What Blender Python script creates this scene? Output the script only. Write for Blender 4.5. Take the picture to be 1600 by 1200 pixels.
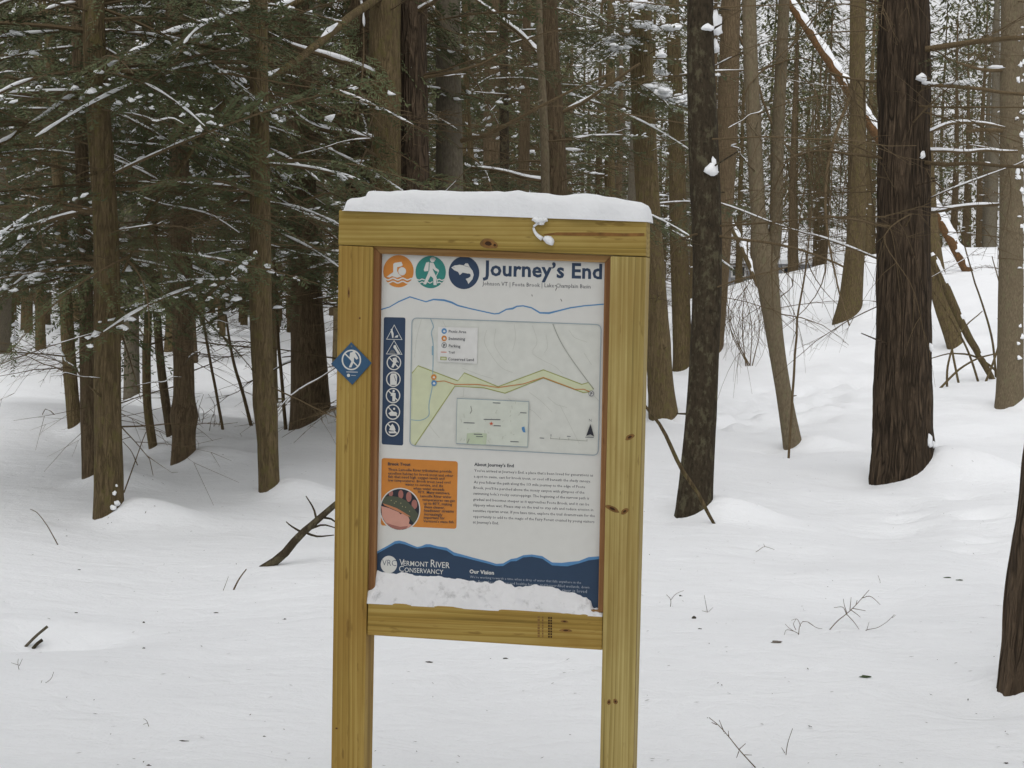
import bpy, bmesh, math, random
import numpy as np
from mathutils import Vector, Matrix

random.seed(7)
RNG = np.random.default_rng(11)
R = math.radians
for o in list(bpy.data.objects):
    bpy.data.objects.remove(o)
scene = bpy.context.scene
COL = scene.collection

# ------------------------------------------------------------------ camera
F = 2800.0                      # focal length in pixels of the 1600 x 1200 photograph
PITCH, ROLL, EYE = math.atan(130 / F), R(0.9), 1.5
CAM = np.array([0.0, 0.0, EYE])
FWD = np.array([0, math.cos(PITCH), -math.sin(PITCH)])
_r0, _u0 = np.array([1.0, 0, 0]), np.array([0, math.sin(PITCH), math.cos(PITCH)])
RIGHT = math.cos(ROLL) * _r0 + math.sin(ROLL) * _u0
UP = -math.sin(ROLL) * _r0 + math.cos(ROLL) * _u0
cam_data = bpy.data.cameras.new('camera')
cam_data.sensor_width, cam_data.lens = 36.0, 36.0 * F / 1600.0
cam_data.clip_start, cam_data.clip_end = 0.1, 600
cam = bpy.data.objects.new('camera', cam_data)
COL.objects.link(cam)
cam.matrix_world = Matrix(((RIGHT[0], UP[0], -FWD[0], CAM[0]), (RIGHT[1], UP[1], -FWD[1], CAM[1]),
                           (RIGHT[2], UP[2], -FWD[2], CAM[2]), (0, 0, 0, 1)))
scene.camera = cam

# ------------------------------------------------------------------ sky, sun, exposure
world = bpy.data.worlds.new('World')
scene.world = world
world.use_nodes = True
wn = world.node_tree
wn.nodes.clear()
w_out = wn.nodes.new('ShaderNodeOutputWorld')
w_bg = wn.nodes.new('ShaderNodeBackground')
w_sky = wn.nodes.new('ShaderNodeTexSky')
w_hs = wn.nodes.new('ShaderNodeHueSaturation')
SUN_EL, SUN_AZ = R(52), R(190)
w_sky.sky_type = 'NISHITA'
w_sky.sun_disc = False
w_sky.sun_elevation, w_sky.sun_rotation = SUN_EL, SUN_AZ
w_sky.air_density, w_sky.dust_density, w_sky.ozone_density = 1.0, 6.0, 1.0
w_hs.inputs['Saturation'].default_value = 0.12      # an even grey overcast
w_bg.inputs['Strength'].default_value = 0.12
wn.links.new(w_sky.outputs[0], w_hs.inputs['Color'])
w_mix = wn.nodes.new('ShaderNodeMix'); w_mix.data_type = 'RGBA'
w_mix.inputs[0].default_value = 0.55                # cloud cover: evens the sky out all round
w_mix.inputs[7].default_value = (7.6, 7.6, 7.7, 1)
wn.links.new(w_hs.outputs[0], w_mix.inputs[6])
wn.links.new(w_mix.outputs[2], w_bg.inputs['Color'])
wn.links.new(w_bg.outputs[0], w_out.inputs['Surface'])
sun_data = bpy.data.lights.new('sun', 'SUN')
sun_data.energy, sun_data.angle, sun_data.color = 0.5, R(70), (1.0, 0.97, 0.92)
sun = bpy.data.objects.new('sun', sun_data)
COL.objects.link(sun)
sd = Vector((math.sin(SUN_AZ) * math.cos(SUN_EL), math.cos(SUN_AZ) * math.cos(SUN_EL), math.sin(SUN_EL)))
sun.rotation_euler = (-sd).to_track_quat('-Z', 'Y').to_euler()
scene.view_settings.view_transform = 'Standard'
scene.view_settings.look = 'None'
scene.view_settings.gamma = 1.0
scene.view_settings.use_curve_mapping = False
scene.view_settings.exposure = 0.2
scene.render.engine = 'CYCLES'
scene.cycles.use_denoising = True
scene.cycles.max_bounces = 4
scene.cycles.diffuse_bounces = 3

# ------------------------------------------------------------------ helpers
def ray(px, py):
    return FWD + RIGHT * ((px - 800) / F) + UP * ((600 - py) / F)

def at(px, py, depth):
    return CAM + ray(px, py) * depth

def hash3(i, j, k):
    h = (i * 374761393 + j * 668265263 + k * 1274126177) & 0x7fffffff
    h = ((h ^ (h >> 13)) * 1103515245) & 0x7fffffff
    h = ((h ^ (h >> 15)) * 668265263) & 0x7fffffff
    return ((h ^ (h >> 12)) & 0xffffff) / float(0xffffff)

def vnoise(x, y, z=0.0):
    x, y, z = np.broadcast_arrays(np.asarray(x, float), np.asarray(y, float), np.asarray(z, float))
    i, j, k = np.floor(x).astype(np.int64), np.floor(y).astype(np.int64), np.floor(z).astype(np.int64)
    u, v, w = x - i, y - j, z - k
    u, v, w = u * u * (3 - 2 * u), v * v * (3 - 2 * v), w * w * (3 - 2 * w)
    def c(a, b, d):
        return hash3(i + a, j + b, k + d)
    a = (c(0, 0, 0) * (1 - u) + c(1, 0, 0) * u) * (1 - v) + (c(0, 1, 0) * (1 - u) + c(1, 1, 0) * u) * v
    b = (c(0, 0, 1) * (1 - u) + c(1, 0, 1) * u) * (1 - v) + (c(0, 1, 1) * (1 - u) + c(1, 1, 1) * u) * v
    return (a * (1 - w) + b * w) * 2 - 1

def fbm(x, y, z=0.0, octv=3):
    s, a = 0.0, 1.0
    for q in range(octv):
        s = s + a * vnoise(np.asarray(x) * 2 ** q + 17.3 * q, np.asarray(y) * 2 ** q + 5.1 * q, np.asarray(z) * 2 ** q)
        a *= 0.5
    return s / 1.75

def sstep(a, b, x):
    t = np.clip((np.asarray(x, float) - a) / (b - a), 0, 1)
    return t * t * (3 - 2 * t)

# ---- terrain height (metres): nearly flat, climbing to a low rise on the right, far back
MOUNDS = []          # (x, y, radius, height)
TRAIL = []           # trampled path, world points

def base_h(x, y):
    x, y = np.asarray(x, float), np.asarray(y, float)
    h = 0.010 * np.clip(y - 6, 0, 90)
    h = h + 2.9 * sstep(20, 58, y) * sstep(0.5, 15, x) - 1.1 * sstep(62, 80, y) * sstep(0.5, 15, x)
    h = h + 0.23 * fbm(x * 0.36, y * 0.28, 1.5, 3) * sstep(3, 9, y)
    h = h + 0.22 * fbm(x * 0.16 + 9, y * 0.11, 4.5, 2) * sstep(16, 26, y)
    return h

def ground(x, y):
    x, y = np.asarray(x, float), np.asarray(y, float)
    h = base_h(x, y)
    for (mx, my, rr, hh) in MOUNDS:
        dx = (x - mx) / np.where(x > mx, 1.7, 1.0)
        d2 = (dx ** 2 + (y - my) ** 2) / (rr * rr)
        h = h + hh * np.exp(-d2)
    if TRAIL:
        dmin = np.full(np.broadcast(x, y).shape, 1e9)
        for (a, b) in zip(TRAIL[:-1], TRAIL[1:]):
            ab = b - a
            t = np.clip(((x - a[0]) * ab[0] + (y - a[1]) * ab[1]) / (ab @ ab), 0, 1)
            dmin = np.minimum(dmin, (x - a[0] - t * ab[0]) ** 2 + (y - a[1] - t * ab[1]) ** 2)
        m = np.exp(-dmin / 1.1 ** 2)
        h = h - 0.16 * m + 0.26 * m * fbm(x * 2.2, y * 1.3, 7.7, 3)
    h = h + 0.016 * fbm(x * 1.0 + y * 0.3, y * 2.6 - x * 0.8, 3.3, 3) * (0.5 + 0.5 * vnoise(x * 0.4, y * 0.4, 6.1))      # wind ripples
    h = h + 0.006 * fbm(x * 5, y * 8 - x * 1.6, 8.1, 3)
    return h

def hit(px, py, fn=base_h):
    r = ray(px, py)
    t, step = 2.0, 0.25
    while t < 130:
        p = CAM + r * t
        if p[2] <= float(fn(p[0], p[1])):
            lo, hi = t - step, t
            for _ in range(18):
                m = (lo + hi) / 2
                p = CAM + r * m
                if p[2] <= float(fn(p[0], p[1])):
                    hi = m
                else:
                    lo = m
            return CAM + r * hi, hi
        t += step
        step = max(0.25, t * 0.02)
    return CAM + r * 90, 90.0

# ---- mesh builder
class MB:
    def __init__(self):
        self.v, self.q, self.t, self.g, self.mq, self.mt, self.mg, self.n = [], [], [], [], [], [], [], 0
    def add(self, V, quads=None, tris=None, mat=0):
        V = np.asarray(V, float).reshape(-1, 3)
        if quads is not None and len(quads):
            q = np.asarray(quads, np.int64).reshape(-1, 4) + self.n
            self.q.append(q); self.mq.append(np.full(len(q), mat))
        if tris is not None and len(tris):
            q = np.asarray(tris, np.int64).reshape(-1, 3) + self.n
            self.t.append(q); self.mt.append(np.full(len(q), mat))
        self.v.append(V); self.n += len(V)
        return self
    def ngon(self, V, mat=0):
        V = np.asarray(V, float).reshape(-1, 3)
        self.g.append(list(range(self.n, self.n + len(V)))); self.mg.append(mat)
        self.v.append(V); self.n += len(V)
        return self
    def tube(self, P, rad, seg=6, mat=0, cap=True):
        P = np.asarray(P, float); n = len(P)
        rad = np.broadcast_to(np.asarray(rad, float), (n,))
        T = np.gradient(P, axis=0); T /= np.linalg.norm(T, axis=1)[:, None] + 1e-12
        ref = np.array([0, 0, 1.0]) if abs(T[:, 2]).mean() < 0.8 else np.array([1.0, 0, 0])
        A = np.cross(T, ref); A /= np.linalg.norm(A, axis=1)[:, None] + 1e-12
        B = np.cross(T, A)
        th = np.arange(seg) * 2 * math.pi / seg
        V = P[:, None, :] + rad[:, None, None] * (A[:, None, :] * np.cos(th)[None, :, None] + B[:, None, :] * np.sin(th)[None, :, None])
        i = np.arange(n - 1)[:, None] * seg; j = np.arange(seg)[None, :]; k = (j + 1) % seg
        Q = np.stack([i + j, i + k, i + seg + k, i + seg + j], -1).reshape(-1, 4)
        V = V.reshape(-1, 3)
        tr = []
        if cap:
            c0, c1 = len(V), len(V) + 1
            V = np.vstack([V, P[:1], P[-1:]])
            for s in range(seg):
                tr.append((c0, (s + 1) % seg, s)); tr.append((c1, (n - 1) * seg + s, (n - 1) * seg + (s + 1) % seg))
        return self.add(V, Q, tr, mat)
    def mesh(self, name, mats, smooth=False):
        me = bpy.data.meshes.new(name)
        V = np.concatenate(self.v) if self.v else np.zeros((0, 3))
        Q = np.concatenate(self.q) if self.q else np.zeros((0, 4), int)
        T = np.concatenate(self.t) if self.t else np.zeros((0, 3), int)
        G = self.g
        mi = np.concatenate([np.concatenate(self.mq) if self.q else np.zeros(0), np.concatenate(self.mt) if self.t else np.zeros(0), np.array(self.mg, float)]).astype(np.int32)
        loops = np.concatenate([Q.ravel(), T.ravel(), np.array([i for g in G for i in g], int)]).astype(np.int32)
        cnt = np.concatenate([np.full(len(Q), 4), np.full(len(T), 3), np.array([len(g) for g in G], int)]).astype(np.int32)
        start = np.concatenate([[0], np.cumsum(cnt)[:-1]]).astype(np.int32)
        me.vertices.add(len(V)); me.vertices.foreach_set('co', V.ravel().astype(np.float32))
        me.loops.add(len(loops)); me.loops.foreach_set('vertex_index', loops)
        me.polygons.add(len(cnt)); me.polygons.foreach_set('loop_start', start)
        for m in mats:
            me.materials.append(m)
        me.polygons.foreach_set('material_index', mi)
        me.polygons.foreach_set('use_smooth', np.full(len(cnt), smooth))
        me.update(calc_edges=True); me.validate()
        return me
    def build(self, name, mats, parent=None, smooth=False, kind=None, origin=None):
        if not isinstance(mats, (list, tuple)):
            mats = [mats]
        if origin is not None:
            self.v = [v - np.asarray(origin, float) for v in self.v]
        o = bpy.data.objects.new(name, self.mesh(name, mats, smooth))
        COL.objects.link(o)
        if parent is not None:
            o.parent = parent
        if kind:
            o['kind'] = kind
        return o

def tag(o, label=None, cat=None, group=None, kind=None):
    if label: o['label'] = label
    if cat: o['category'] = cat
    if group: o['group'] = group
    if kind: o['kind'] = kind
    return o

def empty(name, loc, label=None, cat=None, group=None):
    o = bpy.data.objects.new(name, None)
    o.empty_display_size = 0.2
    COL.objects.link(o)
    o.location = loc
    return tag(o, label, cat, group)

def put(mesh, name, parent, loc=(0, 0, 0), rot=(0, 0, 0), sc=1.0, kind=None):
    o = bpy.data.objects.new(name, mesh)
    COL.objects.link(o)
    o.parent = parent
    o.location = loc; o.rotation_euler = rot
    o.scale = (sc, sc, sc) if np.isscalar(sc) else sc
    if kind: o['kind'] = kind
    return o

def smooth_path(pts, n):
    """Catmull-Rom through pts (any number of columns), n samples."""
    P = np.asarray(pts, float)
    if len(P) == 2:
        t = np.linspace(0, 1, n)[:, None]
        return P[0] * (1 - t) + P[1] * t
    Q = np.vstack([2 * P[0] - P[1], P, 2 * P[-1] - P[-2]])
    seg = np.linalg.norm(np.diff(P[:, :3], axis=0), axis=1)
    s = np.concatenate([[0], np.cumsum(seg)])
    out = []
    for u in np.linspace(0, s[-1], n):
        i = min(np.searchsorted(s, u, 'right') - 1, len(P) - 2)
        t = (u - s[i]) / max(seg[i], 1e-9)
        p0, p1, p2, p3 = Q[i], Q[i + 1], Q[i + 2], Q[i + 3]
        out.append(0.5 * (2 * p1 + (p2 - p0) * t + (2 * p0 - 5 * p1 + 4 * p2 - p3) * t * t + (3 * p1 - p0 - 3 * p2 + p3) * t ** 3))
    return np.array(out)

_b = bmesh.new(); bmesh.ops.create_icosphere(_b, subdivisions=2, radius=1.0)
ICO_V = np.array([v.co[:] for v in _b.verts]); ICO_F = np.array([[v.index for v in f.verts] for f in _b.faces]); _b.free()
_b = bmesh.new(); bmesh.ops.create_icosphere(_b, subdivisions=1, radius=1.0)
ICO1_V = np.array([v.co[:] for v in _b.verts]); ICO1_F = np.array([[v.index for v in f.verts] for f in _b.faces]); _b.free()

def blob(mb, c, rad, mat=0, seed=0.0, rough=0.35, fine=True):
    V, Fc = (ICO_V, ICO_F) if fine else (ICO1_V, ICO1_F)
    d = 1 + rough * vnoise(V[:, 0] * 1.7 + seed, V[:, 1] * 1.7 + seed * 1.3, V[:, 2] * 1.7)
    W = V * d[:, None]
    W[:, 2] = np.where(W[:, 2] < 0, W[:, 2] * 0.45, W[:, 2])
    mb.add(np.asarray(c) + W * np.asarray(rad), None, Fc, mat)

# ------------------------------------------------------------------ materials
def mat_new(name, rough=0.8, spec=0.3):
    m = bpy.data.materials.new(name); m.use_nodes = True
    nt = m.node_tree; b = nt.nodes['Principled BSDF']
    b.inputs['Roughness'].default_value = rough
    b.inputs['Specular IOR Level'].default_value = spec
    return m, nt, b

def N(nt, kind, **kw):
    n = nt.nodes.new(kind)
    for k, v in kw.items():
        if k in n.inputs: n.inputs[k].default_value = v
        else: setattr(n, k, v)
    return n

def ramp(nt, src, stops):
    r = nt.nodes.new('ShaderNodeValToRGB')
    el = r.color_ramp.elements
    while len(el) < len(stops): el.new(0.5)
    for e, (p, c) in zip(el, stops):
        e.position = p; e.color = (*c, 1) if len(c) == 3 else c
    nt.links.new(src, r.inputs[0])
    return r.outputs[0]

def mixc(nt, fac, a, b, mode='MIX'):
    m = nt.nodes.new('ShaderNodeMix'); m.data_type = 'RGBA'; m.blend_type = mode
    for s, v in ((0, fac), (6, a), (7, b)):
        if hasattr(v, 'is_linked') or hasattr(v, 'links'): nt.links.new(v, m.inputs[s])
        elif s == 0: m.inputs[0].default_value = v
        else: m.inputs[s].default_value = (*v, 1)
    return m.outputs[2]

def tex(nt, kind, scale, coord='Object', stretch=(1, 1, 1), **kw):
    tc = nt.nodes.new('ShaderNodeTexCoord'); mp = nt.nodes.new('ShaderNodeMapping')
    mp.inputs['Scale'].default_value = stretch
    nt.links.new(tc.outputs[coord], mp.inputs[0])
    t = N(nt, kind, Scale=scale, **kw)
    nt.links.new(mp.outputs[0], t.inputs[0])
    return t

def bump(nt, b, src, strength, dist):
    n = N(nt, 'ShaderNodeBump', Strength=strength, Distance=dist)
    nt.links.new(src, n.inputs['Height']); nt.links.new(n.outputs[0], b.inputs['Normal'])

def m_flat(name, c, rough=0.45, var=0.06):
    m, nt, b = mat_new(name, rough, 0.3)
    t = tex(nt, 'ShaderNodeTexNoise', 40.0, Detail=3.0)
    lo, hi = tuple(x * (1 - var) for x in c), tuple(min(1, x * (1 + var)) for x in c)
    nt.links.new(ramp(nt, t.outputs[0], [(0.3, lo), (0.7, hi)]), b.inputs['Base Color'])
    return m

def m_snow(name, rip=True, base=(0.835, 0.85, 0.87)):
    m, nt, b = mat_new(name, 0.65, 0.25)
    t = tex(nt, 'ShaderNodeTexNoise', 1.3 if rip else 12.0, Detail=6.0)
    c = ramp(nt, t.outputs[0], [(0.3, tuple(x * 0.96 for x in base)), (0.7, base)])
    nt.links.new(c, b.inputs['Base Color'])
    b.inputs['Subsurface Weight'].default_value = 0.0
    fine = tex(nt, 'ShaderNodeTexNoise', 55.0 if rip else 90.0, Detail=4.0)
    if rip:
        rp = tex(nt, 'ShaderNodeTexNoise', 2.6, stretch=(1.0, 1.6, 1.0), Detail=6.0, Roughness=0.56, Distortion=0.7)
        rp.inputs[0].links[0].from_node.inputs['Rotation'].default_value = (0, 0, R(-14))
        ad = N(nt, 'ShaderNodeMath', operation='MULTIPLY_ADD')
        nt.links.new(fine.outputs[0], ad.inputs[0]); ad.inputs[1].default_value = 0.10
        nt.links.new(rp.outputs[0], ad.inputs[2])
        cr = tex(nt, 'ShaderNodeTexNoise', 9.0, stretch=(1.0, 1.9, 1.0), Detail=6.0, Roughness=0.66, Distortion=0.4)
        cr.inputs[0].links[0].from_node.inputs['Rotation'].default_value = (0, 0, R(-20))
        ad2 = N(nt, 'ShaderNodeMath', operation='MULTIPLY_ADD')
        nt.links.new(cr.outputs[0], ad2.inputs[0]); ad2.inputs[1].default_value = 0.34
        nt.links.new(ad.outputs[0], ad2.inputs[2])
        bump(nt, b, ad2.outputs[0], 0.55, 0.05)
    else:
        bump(nt, b, fine.outputs[0], 0.35, 0.006)
    return m

def m_bark(name, dark, light, scale=26.0, moss=None, mossamt=0.5, strg=0.9, ridges=True):
    """Bark: wandering vertical furrows (ridged noise) or fine mottling, larger tone patches, optional lichen or moss."""
    m, nt, b = mat_new(name, 0.95, 0.1)
    def math_(op, a, v=None, clamp=False):
        n = N(nt, 'ShaderNodeMath', operation=op, use_clamp=clamp)
        nt.links.new(a, n.inputs[0])
        if v is not None:
            if hasattr(v, 'links'): nt.links.new(v, n.inputs[1])
            else: n.inputs[1].default_value = v
        return n.outputs[0]
    t = tex(nt, 'ShaderNodeTexNoise', scale * (1.0 if ridges else 2.2), stretch=(1, 1, 0.11 if ridges else 0.35), Detail=6.0, Roughness=0.6, Distortion=0.3)
    if ridges:
        r1 = tex(nt, 'ShaderNodeTexNoise', scale * 0.85, stretch=(1, 1, 0.10), Detail=2.0, Roughness=0.5, Distortion=0.6)
        f1 = math_('MULTIPLY', math_('ABSOLUTE', math_('SUBTRACT', r1.outputs[0], 0.5)), 9.0, True)
        r2 = tex(nt, 'ShaderNodeTexNoise', scale * 1.7, stretch=(1, 1, 0.16), Detail=2.0, Roughness=0.5, Distortion=0.6)
        r2.inputs[0].links[0].from_node.inputs['Location'].default_value = (3.7, 1.9, 8.2)
        f2 = math_('MULTIPLY', math_('ABSOLUTE', math_('SUBTRACT', r2.outputs[0], 0.5)), 8.0, True)
        f = math_('MULTIPLY', f1, math_('ADD', math_('MULTIPLY', f2, 0.5), 0.5))
        h = math_('MULTIPLY', f, math_('ADD', t.outputs[0], 0.35))
        c = ramp(nt, h, [(0.03, dark), (0.35, tuple((x + y) / 2 for x, y in zip(dark, light))), (0.85, light)])
    else:
        h = t.outputs[0]
        c = ramp(nt, h, [(0.28, dark), (0.68, light)])
    big = tex(nt, 'ShaderNodeTexNoise', 6.0, stretch=(1, 1, 0.5), Detail=6.0, Roughness=0.65)
    inf = nt.nodes.new('ShaderNodeObjectInfo')
    c = mixc(nt, ramp(nt, big.outputs[0], [(0.38, (0, 0, 0)), (0.68, (0.7,) * 3)]), c, tuple(x * 0.5 + y * 0.2 for x, y in zip(light, dark)))
    if moss:
        mo = tex(nt, 'ShaderNodeTexNoise', 17.0, stretch=(1, 1, 0.6), Detail=7.0, Roughness=0.72)
        c = mixc(nt, ramp(nt, mo.outputs[0], [(0.62 - 0.22 * mossamt, (0, 0, 0)), (0.70 - 0.2 * mossamt, (0.85,) * 3)]), c, moss)
    c = mixc(nt, 0.22, c, ramp(nt, inf.outputs['Random'], [(0, tuple(x * 0.8 for x in dark)), (1, tuple(x * 1.2 for x in light))]))
    nt.links.new(c, b.inputs['Base Color'])
    bump(nt, b, h, strg, 0.03 if ridges else 0.008)
    return m

def m_needle(name, a, b_):
    m, nt, b = mat_new(name, 0.75, 0.25)
    t = tex(nt, 'ShaderNodeTexNoise', 2.5, Detail=4.0)
    inf = nt.nodes.new('ShaderNodeObjectInfo')
    c = ramp(nt, t.outputs[0], [(0.3, a), (0.7, b_)])
    c = mixc(nt, 0.35, c, ramp(nt, inf.outputs['Random'], [(0, a), (1, b_)]))
    nt.links.new(c, b.inputs['Base Color'])
    return m

def m_wood(name, a, b_, axis='Z', seed=0.0):
    """Treated softwood: thin uneven growth lines along the board, soft tone bands and blotches."""
    m, nt, b = mat_new(name, 0.75, 0.2)
    st = lambda k: {'Z': (1, 1, k), 'X': (k, 1, 1)}[axis]
    def shift(t, k=1.0): t.inputs[0].links[0].from_node.inputs['Location'].default_value = (seed * k, seed * 2.1 * k, seed * 0.7 * k)
    band = tex(nt, 'ShaderNodeTexNoise', 30.0, stretch=st(0.03), Detail=2.0, Distortion=0.8); shift(band)
    fine = tex(nt, 'ShaderNodeTexNoise', 150.0, stretch=st(0.018), Detail=3.0, Roughness=0.6, Distortion=0.5); shift(fine, 1.7)
    w = tex(nt, 'ShaderNodeTexWave', 22.0, stretch=st(0.05), Distortion=9.0, Detail=2.0); shift(w, 0.3)
    w.wave_type = 'BANDS'; w.wave_profile = 'SAW'; w.bands_direction = {'Z': 'X', 'X': 'Z'}[axis]
    w.inputs['Detail Scale'].default_value = 0.6
    mm = mixc(nt, 0.45, band.outputs[0], fine.outputs[0])
    mm = mixc(nt, 0.16, mm, w.outputs[0])
    c = ramp(nt, mm, [(0.31, tuple(x * 0.6 for x in a)), (0.45, a), (0.61, b_)])
    p = tex(nt, 'ShaderNodeTexNoise', 7.0, stretch=st(0.4), Detail=5.0, Roughness=0.6); shift(p, 0.6)
    c = mixc(nt, ramp(nt, p.outputs[0], [(0.42, (0, 0, 0)), (0.72, (0.6,) * 3)]), c, (a[0] * 0.85, a[1] * 0.70, a[2] * 0.60))
    sp_ = tex(nt, 'ShaderNodeTexNoise', 60.0, stretch=st(0.25), Detail=2.0); shift(sp_, 2.3)
    c = mixc(nt, ramp(nt, sp_.outputs[0], [(0.66, (0, 0, 0)), (0.74, (0.6,) * 3)]), c, (a[0] * 0.5, a[1] * 0.42, a[2] * 0.4))
    nt.links.new(c, b.inputs['Base Color'])
    bump(nt, b, fine.outputs[0], 0.25, 0.002)
    return m

SNOW = m_snow('snow_ground'); SNOWC = m_snow('snow_clump', False)
BARK = {
    'pine': m_bark('bark_pine', (0.014, 0.011, 0.008), (0.125, 0.090, 0.060), 22.0),
    'brown': m_bark('bark_brown', (0.050, 0.037, 0.020), (0.190, 0.142, 0.078), 44.0, (0.120, 0.104, 0.040), 0.5, 0.6),
    'red': m_bark('bark_reddish', (0.050, 0.036, 0.022), (0.180, 0.132, 0.080), 42.0, (0.11, 0.095, 0.05), 0.35, 0.6),
    'grey': m_bark('bark_grey', (0.055, 0.047, 0.034), (0.18, 0.155, 0.115), 30.0, (0.13, 0.12, 0.075), 0.4, 0.5, False),
    'lichen': m_bark('bark_lichen', (0.012, 0.010, 0.007), (0.072, 0.056, 0.036), 26.0, (0.105, 0.094, 0.058), 0.48, 0.8, False),
    'tan': m_bark('bark_tan', (0.050, 0.040, 0.025), (0.20, 0.160, 0.105), 30.0, (0.13, 0.12, 0.07), 0.4, 0.6, False),
}
TWIG = m_bark('twig_wood', (0.045, 0.032, 0.018), (0.16, 0.118, 0.068), 60.0, None, 0.5, 0.2, False)
ORANGEWOOD = m_bark('split_wood', (0.035, 0.022, 0.013), (0.17, 0.098, 0.048), 22.0, (0.25, 0.115, 0.045), 0.38, 0.6, False)
NEEDLE = m_needle('hemlock_needles', (0.046, 0.058, 0.026), (0.118, 0.138, 0.062))
NEEDLE2 = m_needle('far_needles', (0.060, 0.066, 0.030), (0.135, 0.138, 0.062))
LITTER = m_flat('litter_dark', (0.05, 0.042, 0.03), 0.9)
MOSSY = m_flat('green_moss', (0.06, 0.085, 0.04), 0.9)

# ------------------------------------------------------------------ tree list (photo pixels: x, y, width; first entry is the foot)
TREES = [
 ('hemlock_tree', 'brown', 'straight brown trunk with mossy bark and snow clinging to the right of its foot', [(170,812,45),(168,600,42),(166,380,40),(155,200,38),(145,0,35)], 40, 'moss'),
 ('hemlock_tree', 'red', 'leaning brown trunk half hidden directly behind the straight mossy trunk', [(143,754,27),(137,600,25),(133,420,22),(120,0,20)], 24, ''),
 ('hemlock_tree', 'brown', 'narrow dark trunk curving away at its foot, with low bare twigs beside it', [(119,693,22),(108,560,22),(100,420,20),(75,0,17)], 24, ''),
 ('hemlock_tree', 'grey', 'pale grey smooth trunk rising from a round snow mound', [(206,628,24),(205,400,22),(200,0,20)], 24, ''),
 ('hemlock_sapling', 'brown', 'thin wavy trunk with a bent foot standing free beside the pair of joined trunks', [(241,711,13),(231,640,13),(229,560,14),(232,440,12),(228,0,9)], 16, ''),
 ('hemlock_sapling', 'red', 'thin trunk leaning into the foot of a thicker brown trunk', [(270,700,14),(255,600,14),(246,500,13),(240,300,11),(236,0,9)], 16, ''),
 ('hemlock_tree', 'red', 'brown trunk with a knobbly bulge and a thin trunk leaning against its foot', [(287,729,37),(287,600,33),(284,430,34),(278,200,30),(272,0,27)], 32, 'burl'),
 ('hemlock_tree', 'brown', 'dark trunk with a swollen bend low down, between the sign and the joined trunks', [(421,774,31),(418,680,33),(412,600,33),(408,480,36),(407,300,33),(404,0,28)], 36, 'burl2'),
 ('hemlock_tree', 'red', 'wide brown trunk with flared foot just beside the sign\'s diamond-marked post', [(487,683,64),(482,560,56),(476,400,46),(469,200,44),(463,0,40)], 36, ''),
 ('hemlock_tree', 'red', 'reddish trunk rising behind the snow-free corner of the sign beam', [(552,690,34),(556,300,32),(562,0,30)], 28, ''),
 ('pine_tree', 'brown', 'thick mossy trunk with long snowy limbs, close beside another thick trunk', [(606,722,52),(603,300,50),(602,0,47)], 56, ''),
 ('pine_tree', 'pine', 'thick furrowed trunk above the sign, twin of the mossy limbed trunk', [(648,716,50),(646,300,48),(645,0,45)], 56, ''),
 ('hemlock_tree', 'grey', 'greyish trunk with many short broken stubs behind the sign beam', [(703,690,44),(702,300,42),(700,0,38)], 28, ''),
 ('hemlock_sapling', 'brown', 'slim curving stem behind the sign beam, next to the greyish stubby trunk', [(742,650,11),(738,300,11),(730,170,10),(726,0,9)], 12, ''),
 ('hemlock_sapling', 'lichen', 'slim dark upright stem behind the middle of the sign beam', [(788,640,16),(788,300,15),(787,0,13)], 14, ''),
 ('hemlock_tree', 'red', 'brown trunk behind the sign beam with a pale thin stem pressed to it', [(872,660,36),(870,290,34),(862,100,28),(858,0,26)], 28, ''),
 ('hemlock_sapling', 'tan', 'pale thin stem pressed against a brown trunk behind the sign beam', [(846,662,13),(852,280,14),(842,0,10)], 14, ''),
 ('hemlock_tree', 'brown', 'dark trunk standing just past the sign\'s plain post, its foot cut off by snow', [(1036,642,42),(1025,500,40),(1012,300,38),(1004,150,38),(1000,0,36)], 36, ''),
 ('hemlock_tree', 'brown', 'narrow trunk between the dark trunk by the sign and the lichen-covered trunk', [(1067,577,30),(1060,350,28),(1056,150,24),(1050,0,22)], 24, ''),
 ('maple_tree', 'lichen', 'nearly black trunk blotched with grey-green lichen, a stick leaning on its foot', [(1083,808,53),(1098,600,48),(1105,400,47),(1098,200,46),(1094,0,42)], 48, 'snowpatch'),
 ('hemlock_tree', 'red', 'smooth reddish trunk standing right behind the lichen-blotched trunk', [(1112,572,32),(1125,400,32),(1136,200,33),(1142,0,30)], 28, ''),
 ('maple_tree', 'tan', 'pale curved trunk that forks into two upright stems', [(1240,704,28),(1224,610,25),(1210,520,28),(1200,440,36),(1196,410,40),(1186,340,25),(1178,200,24),(1170,0,22)], 32, 'fork'),
 ('hemlock_tree', 'brown', 'brown trunk up on the snowy rise between the forked trunk and the great trunk', [(1324,499,40),(1332,440,34),(1340,300,27),(1340,0,24)], 28, ''),
 ('pine_tree', 'pine', 'great thick trunk with deeply furrowed dark brown bark', [(1411,748,97),(1410,600,90),(1411,400,84),(1412,200,82),(1412,0,80)], 110, 'great'),
 ('hemlock_tree', 'brown', 'leaning trunk partly hidden behind the great furrowed trunk', [(1494,543,26),(1476,480,32),(1462,420,28),(1450,300,24),(1440,0,20)], 24, ''),
 ('birch_tree', 'tan', 'pale trunk with flecks of snow plastered down one side', [(1578,636,41),(1580,400,38),(1582,0,36)], 36, 'snowside'),
 ('pine_tree', 'pine', 'furrowed leaning trunk standing alone in open snow apart from the other trees', [(1600,1088,76),(1613,900,72),(1636,690,72),(1660,400,70),(1690,0,66)], 72, ''),
]
PLACED = []
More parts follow.
